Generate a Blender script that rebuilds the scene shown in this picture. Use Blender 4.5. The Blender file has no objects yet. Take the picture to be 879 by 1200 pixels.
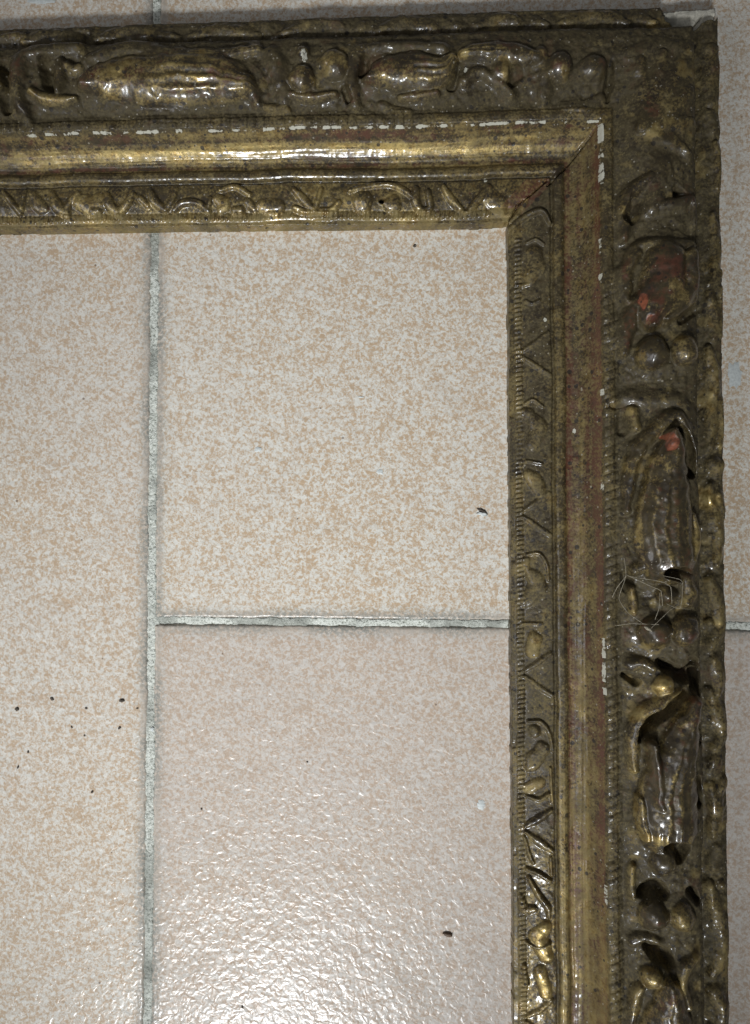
import bpy, math, random
import numpy as np
from mathutils import Vector

MM = 0.001
scene = bpy.context.scene
COL = scene.collection
R = math.radians

# ------------------------------------------------------------------ camera
cam_data = bpy.data.cameras.new('camera')
cam = bpy.data.objects.new('camera', cam_data)
COL.objects.link(cam)
cam.location = (0, 0, 0.343)
cam.rotation_euler = (0.01434767, 0.03683495, -0.00471466)
cam_data.sensor_fit = 'HORIZONTAL'
cam_data.sensor_width = 24.0
cam_data.lens = 952.0 / 879.0 * 24.0
cam_data.clip_start = 0.005
cam_data.clip_end = 50
scene.camera = cam

# ------------------------------------------------------------------ room light (indoors: one window low beyond the bottom edge, plus an added fill)
world = bpy.data.worlds.new('World')
scene.world = world
world.use_nodes = True
world.node_tree.nodes['Background'].inputs[0].default_value = (0.92, 0.96, 1.0, 1)
world.node_tree.nodes['Background'].inputs[1].default_value = 0.07


def area_light(name, loc, target, size_x, size_y, power, colour):
    d = bpy.data.lights.new(name, 'AREA')
    d.shape = 'RECTANGLE'
    d.size, d.size_y = size_x, size_y
    d.energy = power
    d.color = colour
    o = bpy.data.objects.new(name, d)
    o.location = loc
    o.rotation_euler = (Vector(target) - Vector(loc)).to_track_quat('-Z', 'Y').to_euler()
    COL.objects.link(o)
    return o


sd = bpy.data.lights.new('lamp_light', 'SPOT')
sd.energy = 160
sd.color = (0.94, 0.972, 1.0)
sd.shadow_soft_size = 0.15
sd.spot_size = R(17.5)
sd.spot_blend = 0.9
lamp = bpy.data.objects.new('lamp_light', sd)
lamp.location = (-0.33, -1.28, 1.40)
lamp.rotation_euler = (Vector((-0.06, -0.045, 0)) - lamp.location).to_track_quat('-Z', 'Y').to_euler()
COL.objects.link(lamp)
area_light('fill_light', (-1.25, -0.45, 1.15), (0, 0, 0), 0.7, 0.7, 5.0, (0.97, 0.97, 1.0))  # added soft fill from the left, not a known fixture

scene.view_settings.view_transform = 'Standard'
scene.view_settings.look = 'None'
scene.view_settings.exposure = 0.0
scene.view_settings.gamma = 1.0
scene.cycles.max_bounces = 5
scene.cycles.diffuse_bounces = 3
scene.cycles.glossy_bounces = 3


# ------------------------------------------------------------------ helpers
def hash2(ix, iy, seed):
    n = (ix * 374761393 + iy * 668265263 + seed * 1442695041) & 0xFFFFFFFF
    n = ((n ^ (n >> 13)) * 1274126177) & 0xFFFFFFFF
    return ((n ^ (n >> 16)) & 0xFFFF) / 65535.0


def vnoise(x, y, scale, seed):
    """smooth value noise in -1..1, feature size = scale"""
    x = x / scale + 1000.0
    y = y / scale + 1000.0
    ix = np.floor(x).astype(np.int64)
    iy = np.floor(y).astype(np.int64)
    fx = x - ix
    fy = y - iy
    fx = fx * fx * fx * (fx * (fx * 6 - 15) + 10)
    fy = fy * fy * fy * (fy * (fy * 6 - 15) + 10)
    a = hash2(ix, iy, seed)
    b = hash2(ix + 1, iy, seed)
    c = hash2(ix, iy + 1, seed)
    d = hash2(ix + 1, iy + 1, seed)
    return ((a + (b - a) * fx) * (1 - fy) + (c + (d - c) * fx) * fy) * 2 - 1


def fbm(x, y, scale, seed, octaves=3):
    s = np.zeros_like(x)
    amp, tot = 1.0, 0.0
    for k in range(octaves):
        s += amp * vnoise(x, y, scale / 2 ** k, seed + 17 * k)
        tot += amp
        amp *= 0.55
    return s / tot


def sstep(e0, e1, x):
    t = np.clip((x - e0) / (e1 - e0), 0, 1)
    return t * t * (3 - 2 * t)


def mesh_from(name, co, faces, mat, normals=None, wear=None, smooth=True):
    """co (n,3) metres, faces (m,k) of one size"""
    k = faces.shape[1]
    me = bpy.data.meshes.new(name)
    me.vertices.add(len(co))
    me.vertices.foreach_set('co', np.ascontiguousarray(co, dtype=np.float32).ravel())
    me.loops.add(len(faces) * k)
    me.loops.foreach_set('vertex_index', np.ascontiguousarray(faces, dtype=np.int32).ravel())
    me.polygons.add(len(faces))
    me.polygons.foreach_set('loop_start', np.arange(0, len(faces) * k, k, dtype=np.int32))
    if smooth:
        me.polygons.foreach_set('use_smooth', np.ones(len(faces), dtype=bool))
    me.update(calc_edges=True)
    if wear is not None:
        at = me.attributes.new('wear', 'FLOAT_COLOR', 'POINT')
        at.data.foreach_set('color', np.ascontiguousarray(wear, dtype=np.float32).ravel())
    if normals is not None:
        me.normals_split_custom_set_from_vertices(normals.tolist())
    me.materials.append(mat)
    return me


def link(name, me, parent=None, label=None, kind=None, category=None, group=None):
    o = bpy.data.objects.new(name, me)
    COL.objects.link(o)
    if parent is not None:
        o.parent = parent
    for k, v in (('label', label), ('kind', kind), ('category', category), ('group', group)):
        if v:
            o[k] = v
    return o


class NT:
    def __init__(self, name):
        self.m = bpy.data.materials.new(name)
        self.m.use_nodes = True
        self.t = self.m.node_tree
        self.b = self.t.nodes['Principled BSDF']

    def n(self, typ, **kw):
        nd = self.t.nodes.new(typ)
        for k, v in kw.items():
            if k.startswith('i_'):
                nd.inputs[k[2:].replace('_', ' ')].default_value = v
            else:
                setattr(nd, k, v)
        return nd

    def l(self, a, b):
        self.t.links.new(a, b)

    def noise(self, vec, scale, detail=3, rough=0.55, distortion=0.0):
        nd = self.n('ShaderNodeTexNoise')
        nd.inputs['Scale'].default_value = scale
        nd.inputs['Detail'].default_value = detail
        nd.inputs['Roughness'].default_value = rough
        nd.inputs['Distortion'].default_value = distortion
        self.l(vec, nd.inputs['Vector'])
        return nd.outputs['Fac']

    def ramp(self, fac, stops):
        nd = self.n('ShaderNodeValToRGB')
        el = nd.color_ramp.elements
        while len(el) < len(stops):
            el.new(0.5)
        for e, (p, c) in zip(el, stops):
            e.position = p
            e.color = (c, c, c, 1) if isinstance(c, (int, float)) else (*c, 1)
        self.l(fac, nd.inputs['Fac'])
        return nd.outputs['Color']

    def mix(self, fac, a, b, blend='MIX'):
        nd = self.n('ShaderNodeMix', data_type='RGBA', blend_type=blend)
        for s, v in ((nd.inputs['Factor'], fac), (nd.inputs[6], a), (nd.inputs[7], b)):
            if isinstance(v, (int, float)):
                s.default_value = v
            elif isinstance(v, tuple):
                s.default_value = (*v, 1)
            else:
                self.l(v, s)
        return nd.outputs[2]

    def math(self, op, a, b=0.0, c=None, clamp=False):
        nd = self.n('ShaderNodeMath', operation=op, use_clamp=clamp)
        for i, v in enumerate((a, b) if c is None else (a, b, c)):
            if isinstance(v, (int, float)):
                nd.inputs[i].default_value = v
            else:
                self.l(v, nd.inputs[i])
        return nd.outputs[0]

    def bump(self, height, dist, strength=1.0, normal=None):
        nd = self.n('ShaderNodeBump')
        nd.inputs['Strength'].default_value = strength
        nd.inputs['Distance'].default_value = dist
        self.l(height, nd.inputs['Height'])
        if normal is not None:
            self.l(normal, nd.inputs['Normal'])
        return nd.outputs['Normal']


# ------------------------------------------------------------------ materials
def make_gilding():
    s = NT('aged_gilding')
    vec = s.n('ShaderNodeNewGeometry').outputs['Position']
    at = s.n('ShaderNodeAttribute', attribute_name='wear')
    sep = s.n('ShaderNodeSeparateColor')
    s.l(at.outputs['Color'], sep.inputs[0])
    gold, red, dust = sep.outputs[0], sep.outputs[1], sep.outputs[2]
    white = at.outputs['Alpha']
    nf = s.noise(vec, 1000, 4, 0.7)
    nm = s.noise(vec, 300, 5, 0.65)
    nl = s.noise(vec, 60, 4, 0.6)
    nk = s.noise(vec, 130, 4, 0.7, 0.4)
    cen = lambda f, k: s.math('MULTIPLY', s.math('SUBTRACT', f, 0.5), k)
    # gold shows broken through the varnish
    g = s.math('ADD', gold, cen(nf, 1.8))
    g = s.math('ADD', g, cen(nk, 1.3))
    g = s.ramp(g, [(0.20, 0.0), (0.50, 0.42), (0.95, 1.0)])
    r = s.math('ADD', red, cen(nm, 1.6))
    r = s.math('ADD', r, cen(nk, -1.2))
    r = s.ramp(r, [(0.30, 0.0), (0.70, 1.0)])
    d = s.math('ADD', dust, cen(nf, 1.5))
    d = s.math('ADD', d, cen(nm, 1.5))
    d = s.ramp(d, [(0.25, 0.0), (0.75, 1.0)])
    var = s.ramp(nl, [(0.34, (0.036, 0.024, 0.011)), (0.50, (0.084, 0.062, 0.025)), (0.64, (0.044, 0.031, 0.015))])
    var = s.mix(s.ramp(nm, [(0.40, 0.55), (0.56, 0.0)]), var, (0.026, 0.019, 0.011))
    col = s.mix(s.math('MULTIPLY', r, 0.85), var, (0.125, 0.043, 0.024))
    goldcol = s.ramp(nm, [(0.36, (0.30, 0.195, 0.058)), (0.62, (0.64, 0.49, 0.19))])
    col = s.mix(g, col, goldcol)
    dcol = s.ramp(nf, [(0.36, (0.048, 0.036, 0.016)), (0.60, (0.112, 0.090, 0.043))])
    col = s.mix(s.math('MULTIPLY', d, 0.70), col, dcol)
    orange = s.ramp(red, [(0.90, 0.0), (0.97, 1.0)])
    orange = s.math('MULTIPLY', orange, s.ramp(nk, [(0.42, 0.0), (0.58, 1.0)]))
    col = s.mix(orange, col, (0.38, 0.115, 0.055))
    # fly specks and pits
    v = s.n('ShaderNodeTexVoronoi', feature='F1', distance='EUCLIDEAN')
    v.inputs['Scale'].default_value = 400
    s.l(vec, v.inputs['Vector'])
    sz = s.n('ShaderNodeSeparateColor')
    s.l(v.outputs['Color'], sz.inputs[0])
    rad = s.math('MULTIPLY', s.math('POWER', sz.outputs[0], 4.0), 0.40)
    sp = s.math('LESS_THAN', v.outputs['Distance'], rad)
    keep = s.math('LESS_THAN', sz.outputs[1], 0.75)
    sp = s.math('MULTIPLY', sp, keep)
    col = s.mix(s.math('MULTIPLY', sp, 0.85), col, (0.018, 0.014, 0.010))
    v2 = s.n('ShaderNodeTexVoronoi', feature='F1')
    v2.inputs['Scale'].default_value = 700
    s.l(vec, v2.inputs['Vector'])
    sz2 = s.n('ShaderNodeSeparateColor')
    s.l(v2.outputs['Color'], sz2.inputs[0])
    ds = s.math('LESS_THAN', v2.outputs['Distance'], s.math('MULTIPLY', s.math('POWER', sz2.outputs[2], 7.0), 0.3))
    col = s.mix(s.math('MULTIPLY', ds, 0.6), col, (0.42, 0.38, 0.30))
    w = s.math('ADD', white, cen(nf, 1.6))
    w = s.ramp(w, [(0.52, 0.0), (0.70, 1.0)])
    col = s.mix(w, col, (0.58, 0.565, 0.47))
    s.l(col, s.b.inputs['Base Color'])
    notd = s.math('SUBTRACT', 1.0, s.math('MAXIMUM', s.math('MULTIPLY', d, 0.8), w))
    met = s.math('MULTIPLY', s.math('MULTIPLY_ADD', g, 0.72, 0.12), notd)
    met = s.math('MULTIPLY', met, s.math('SUBTRACT', 1.0, sp))
    s.l(met, s.b.inputs['Metallic'])
    ro = s.math('MULTIPLY_ADD', nk, 0.45, 0.20)
    ro = s.math('ADD', ro, s.math('MULTIPLY', s.math('MAXIMUM', d, w), 0.36))
    s.l(ro, s.b.inputs['Roughness'])
    cw = s.math('MULTIPLY', s.math('POWER', notd, 2.5), 0.9)
    s.l(cw, s.b.inputs['Coat Weight'])
    s.b.inputs['Coat Roughness'].default_value = 0.18
    n1 = s.bump(nm, 0.0009, 0.36)
    n2 = s.bump(nf, 0.0003, 0.4, n1)
    s.l(n2, s.b.inputs['Normal'])
    return s.m


def make_tile():
    s = NT('speckled_glazed_tile')
    geo = s.n('ShaderNodeTexCoord').outputs['Object']
    info = s.n('ShaderNodeObjectInfo')
    off = s.n('ShaderNodeVectorMath', operation='SCALE')
    off.inputs['Scale'].default_value = 3.0
    cmb = s.n('ShaderNodeCombineXYZ')
    s.l(info.outputs['Random'], cmb.inputs[0])
    s.l(info.outputs['Random'], cmb.inputs[1])
    s.l(cmb.outputs[0], off.inputs[0])
    add = s.n('ShaderNodeVectorMath', operation='ADD')
    s.l(geo, add.inputs[0])
    s.l(off.outputs[0], add.inputs[1])
    vec = add.outputs[0]
    rot = s.n('ShaderNodeMapping')
    rot.inputs['Rotation'].default_value = (0.5, 0.35, 0.65)
    s.l(vec, rot.inputs['Vector'])
    rot2 = s.n('ShaderNodeMapping')
    rot2.inputs['Rotation'].default_value = (1.1, -0.4, 2.1)
    s.l(vec, rot2.inputs['Vector'])
    a1 = s.noise(rot.outputs[0], 820, 3.0, 0.6, 0.9)
    a2 = s.noise(rot2.outputs[0], 610, 3.0, 0.6, 0.6)
    a = s.math('MULTIPLY_ADD', s.math('SUBTRACT', s.math('ADD', a1, a2), 1.0), 0.80, 0.5)
    b = s.noise(vec, 150, 2, 0.5)
    c = s.noise(vec, 9, 3, 0.5)
    sp = s.math('ADD', a, s.math('MULTIPLY', s.math('SUBTRACT', b, 0.5), 0.22))
    sp = s.math('ADD', sp, s.math('MULTIPLY', s.math('SUBTRACT', c, 0.5), 0.12))
    col = s.ramp(sp, [(0.38, (0.56, 0.415, 0.275)), (0.46, (0.63, 0.525, 0.405)), (0.53, (0.70, 0.64, 0.545)), (0.62, (0.77, 0.745, 0.675))])
    at = s.n('ShaderNodeAttribute', attribute_name='wear')
    sep = s.n('ShaderNodeSeparateColor')
    s.l(at.outputs['Color'], sep.inputs[0])
    # some tiles tinted pinker and greyer than others
    tintf = s.math('ADD', sep.outputs[2], s.math('MULTIPLY', s.math('SUBTRACT', c, 0.5), 0.9), clamp=True)
    col = s.mix(s.math('MULTIPLY', tintf, 0.48), col, (0.46, 0.385, 0.35))
    scuff = s.ramp(s.noise(vec, 38, 5, 0.7, 1.2), [(0.56, 0.0), (0.72, 1.0)])
    col = s.mix(s.math('MULTIPLY', scuff, 0.16), col, (0.42, 0.37, 0.32))
    # rim of each tile: plain glaze band without speckle
    col = s.mix(s.math('MULTIPLY', sep.outputs[0], 0.75), col, (0.53, 0.46, 0.385))
    # grime rubbed out of the joint
    gr = s.math('MULTIPLY', sep.outputs[1], s.ramp(s.noise(vec, 700, 4, 0.75), [(0.42, 0.0), (0.54, 1.0)]))
    gr = s.math('MULTIPLY', gr, s.ramp(s.noise(vec, 22, 2), [(0.36, 0.25), (0.56, 1.0)]))
    col = s.mix(s.math('MULTIPLY', gr, 0.9), col, (0.25, 0.26, 0.235))
    # tiny pinholes
    v = s.n('ShaderNodeTexVoronoi', feature='F1')
    v.inputs['Scale'].default_value = 210
    s.l(vec, v.inputs['Vector'])
    sz = s.n('ShaderNodeSeparateColor')
    s.l(v.outputs['Color'], sz.inputs[0])
    pin = s.math('LESS_THAN', v.outputs['Distance'], s.math('MULTIPLY', s.math('POWER', sz.outputs[0], 12.0), 0.11))
    col = s.mix(s.math('MULTIPLY', pin, 0.7), col, (0.16, 0.11, 0.08))
    s.l(col, s.b.inputs['Base Color'])
    ro = s.math('MULTIPLY_ADD', c, 0.12, 0.19)
    s.l(ro, s.b.inputs['Roughness'])
    h = s.noise(rot.outputs[0], 340, 1.8, 0.45, 0.7)
    hb = s.noise(vec, 60, 1, 0.4)
    n1 = s.bump(h, 0.00070, 0.46)
    n2 = s.bump(hb, 0.0006, 0.5, n1)
    s.l(n2, s.b.inputs['Normal'])
    s.b.inputs['Specular IOR Level'].default_value = 0.31
    return s.m


def make_grout():
    s = NT('sandy_green_grey_grout')
    vec = s.n('ShaderNodeNewGeometry').outputs['Position']
    a = s.noise(vec, 1100, 4, 0.75)
    b = s.noise(vec, 60, 3)
    col = s.ramp(a, [(0.36, (0.20, 0.21, 0.17)), (0.43, (0.60, 0.62, 0.54)), (0.55, (0.86, 0.88, 0.80))])
    col = s.mix(s.ramp(b, [(0.48, 0.0), (0.66, 0.75)]), col, (0.27, 0.28, 0.24))
    s.l(col, s.b.inputs['Base Color'])
    s.b.inputs['Roughness'].default_value = 0.42
    s.l(s.bump(a, 0.0012, 0.8), s.b.inputs['Normal'])
    return s.m


def plain(name, colour, rough=0.7, metallic=0.0, scale=900.0, var=0.35, bump=0.0003):
    s = NT(name)
    vec = s.n('ShaderNodeNewGeometry').outputs['Position']
    a = s.noise(vec, scale, 3, 0.6)
    dark = tuple(c * (1 - var) for c in colour)
    lite = tuple(min(1, c * (1 + var)) for c in colour)
    s.l(s.ramp(a, [(0.35, dark), (0.65, lite)]), s.b.inputs['Base Color'])
    s.b.inputs['Roughness'].default_value = rough
    s.b.inputs['Metallic'].default_value = metallic
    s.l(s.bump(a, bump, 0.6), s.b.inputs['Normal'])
    return s.m


GILT = make_gilding()
TILE = make_tile()
GROUT = make_grout()
GESSO = plain('bare_gesso', (0.50, 0.475, 0.40), 0.85, scale=500, var=0.22, bump=0.0012)
CRUMB = plain('dark_dirt', (0.085, 0.068, 0.052), 0.8)
BROWN = plain('brown_seed', (0.13, 0.085, 0.055), 0.6)
WHITE = plain('white_paint', (0.64, 0.67, 0.65), 0.5, var=0.1)
THREAD = plain('dry_pale_thread', (0.34, 0.30, 0.22), 0.6)

# ------------------------------------------------------------------ floor
FLOOR_ROT = -0.01007
JX, JY = -108.3, -40.9        # crossing of the two joints, mm
TS = 452.0                    # tile pitch
JW = 1.7                      # joint width


def floor_pt(a, b):
    """tile frame (a across, b up) to world mm"""
    c, s_ = math.cos(FLOOR_ROT), math.sin(FLOOR_ROT)
    return (JX + a * c - b * s_, JY + a * s_ + b * c)


def grid_lines(lo, hi, fine, coarse, edge):
    a = np.arange(0, edge, fine)
    mid = np.linspace(lo + edge, hi - edge, max(2, int((hi - lo - 2 * edge) / coarse)))
    return np.concatenate([lo + a, mid, (hi - a)[::-1]])


def build_tile(a0, b0, near, seed, tint):
    fine = 0.35 if near else 1.2
    w = TS - JW
    xs = grid_lines(0, w, fine, 4.0 if near else 25, 6.0)
    ys = grid_lines(0, w, fine, 1.2 if near else 25, 6.0)
    if near:
        xs = np.unique(np.concatenate([xs, ]))
    X, Y = np.meshgrid(xs, ys, indexing='ij')
    d = np.minimum(np.minimum(X, w - X), np.minimum(Y, w - Y))
    wob = 0.8 * fbm(X, Y, 3.0, seed, 4) if near else np.zeros_like(X)
    rr = 1.8
    dd = np.clip(d - 0.2 - wob * (1 - sstep(2, 5, d)), 0, rr)
    Z = -2.2 * (1 - np.sqrt(np.clip(1 - (1 - dd / rr) ** 2, 0, 1))) ** 1.0
    Z += 0.10 * vnoise(X, Y, 26, seed + 5)
    Z -= 0.10
    Z[0, :] = Z[-1, :] = Z[:, 0] = Z[:, -1] = -8.0
    co = np.stack([(X - w / 2).ravel(), (Y - w / 2).ravel(), Z.ravel()], 1) * MM
    nx, ny = X.shape
    idx = np.arange(nx * ny).reshape(nx, ny)
    f = np.stack([idx[:-1, :-1].ravel(), idx[1:, :-1].ravel(), idx[1:, 1:].ravel(), idx[:-1, 1:].ravel()], 1)
    rim = 1 - sstep(2.2, 4.6, d + 0.5 * (vnoise(X, Y, 3, seed + 9) if near else 0))
    grime = (1 - sstep(0.6, 8.5, d)) ** 1.3
    wear = np.stack([rim.ravel(), grime.ravel(), 0 * rim.ravel() + tint, 0 * rim.ravel() + 1], 1)
    me = mesh_from('tile', co, f, TILE, wear=wear)
    o = link('tile', me, floor)
    cx, cy = floor_pt(a0 + TS / 2, b0 + TS / 2)
    o.location = (cx * MM, cy * MM, 0)
    o.rotation_euler = (0, 0, FLOOR_ROT)
    return o


# grout bed: dense strips under the joints in view, plain sheet elsewhere
def build_grout():
    verts, faces, base = [], [], 0
    def patch(a0, a1, b0, b1, step, amp):
        nonlocal base
        xs = np.linspace(a0, a1, max(2, int((a1 - a0) / step)))
        ys = np.linspace(b0, b1, max(2, int((b1 - b0) / step)))
        X, Y = np.meshgrid(xs, ys, indexing='ij')
        long_x = (a1 - a0) > (b1 - b0)
        side_ = Y if long_x else X * 0.15
        Z = -0.48 + ((0.36 if long_x else 0.0) * np.clip(side_, -1.8, 1.8) if amp else -1.2) + amp * 1.0 * fbm(X, Y, 1.1, 3, 2) + amp * vnoise(X, Y, 7, 8)
        if amp:
            across = np.abs(Y if long_x else X)
            lim = 1.7 + 0.75 * fbm(X, Y, 2.4, 19, 3)
            Z = np.minimum(Z, -0.12) - 2.2 * sstep(lim, lim + 0.9, across) * (1.0 if long_x else 1 - ((X > 0) & (np.abs(Y) < 1.7)))
        c, s_ = math.cos(FLOOR_ROT), math.sin(FLOOR_ROT)
        verts.append(np.stack([(JX + X * c - Y * s_).ravel(), (JY + X * s_ + Y * c).ravel(), Z.ravel()], 1) * MM)
        idx = np.arange(X.size).reshape(X.shape) + base
        faces.append(np.stack([idx[:-1, :-1].ravel(), idx[1:, :-1].ravel(), idx[1:, 1:].ravel(), idx[:-1, 1:].ravel()], 1))
        base += X.size
    patch(-3.4, 3.4, -230, 290, 0.36, 0.36)
    patch(3.4, 270, -3.4, 3.4, 0.36, 0.36)
    # coarse rest, butted against the dense strips
    patch(-890, -3.4, -890, 890, 60, 0.0)
    patch(3.4, 270, 3.4, 290, 60, 0.0)
    patch(3.4, 270, -230, -3.4, 60, 0.0)
    patch(-3.4, 890, 290, 890, 60, 0.0)
    patch(-3.4, 890, -890, -230, 60, 0.0)
    patch(270, 890, -230, 290, 60, 0.0)
    return mesh_from('floor', np.concatenate(verts), np.concatenate(faces), GROUT)


floor = link('floor', build_grout(), kind='structure')
for col_i in (-2, -1, 0, 1):
    shift = 0.0 if col_i % 2 == 0 else TS / 2
    for row in (-2, -1, 0, 1, 2):
        near = (col_i, row) in ((0, 0), (0, -1), (-1, 0), (-1, -1))
        tint = {(0, 0): 0.05, (0, -1): 0.85, (-1, 0): 0.25, (-1, -1): 0.3}.get((col_i, row), 0.7)
        build_tile(col_i * TS, row * TS + shift, near, 31 + 7 * col_i + row, tint)

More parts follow.
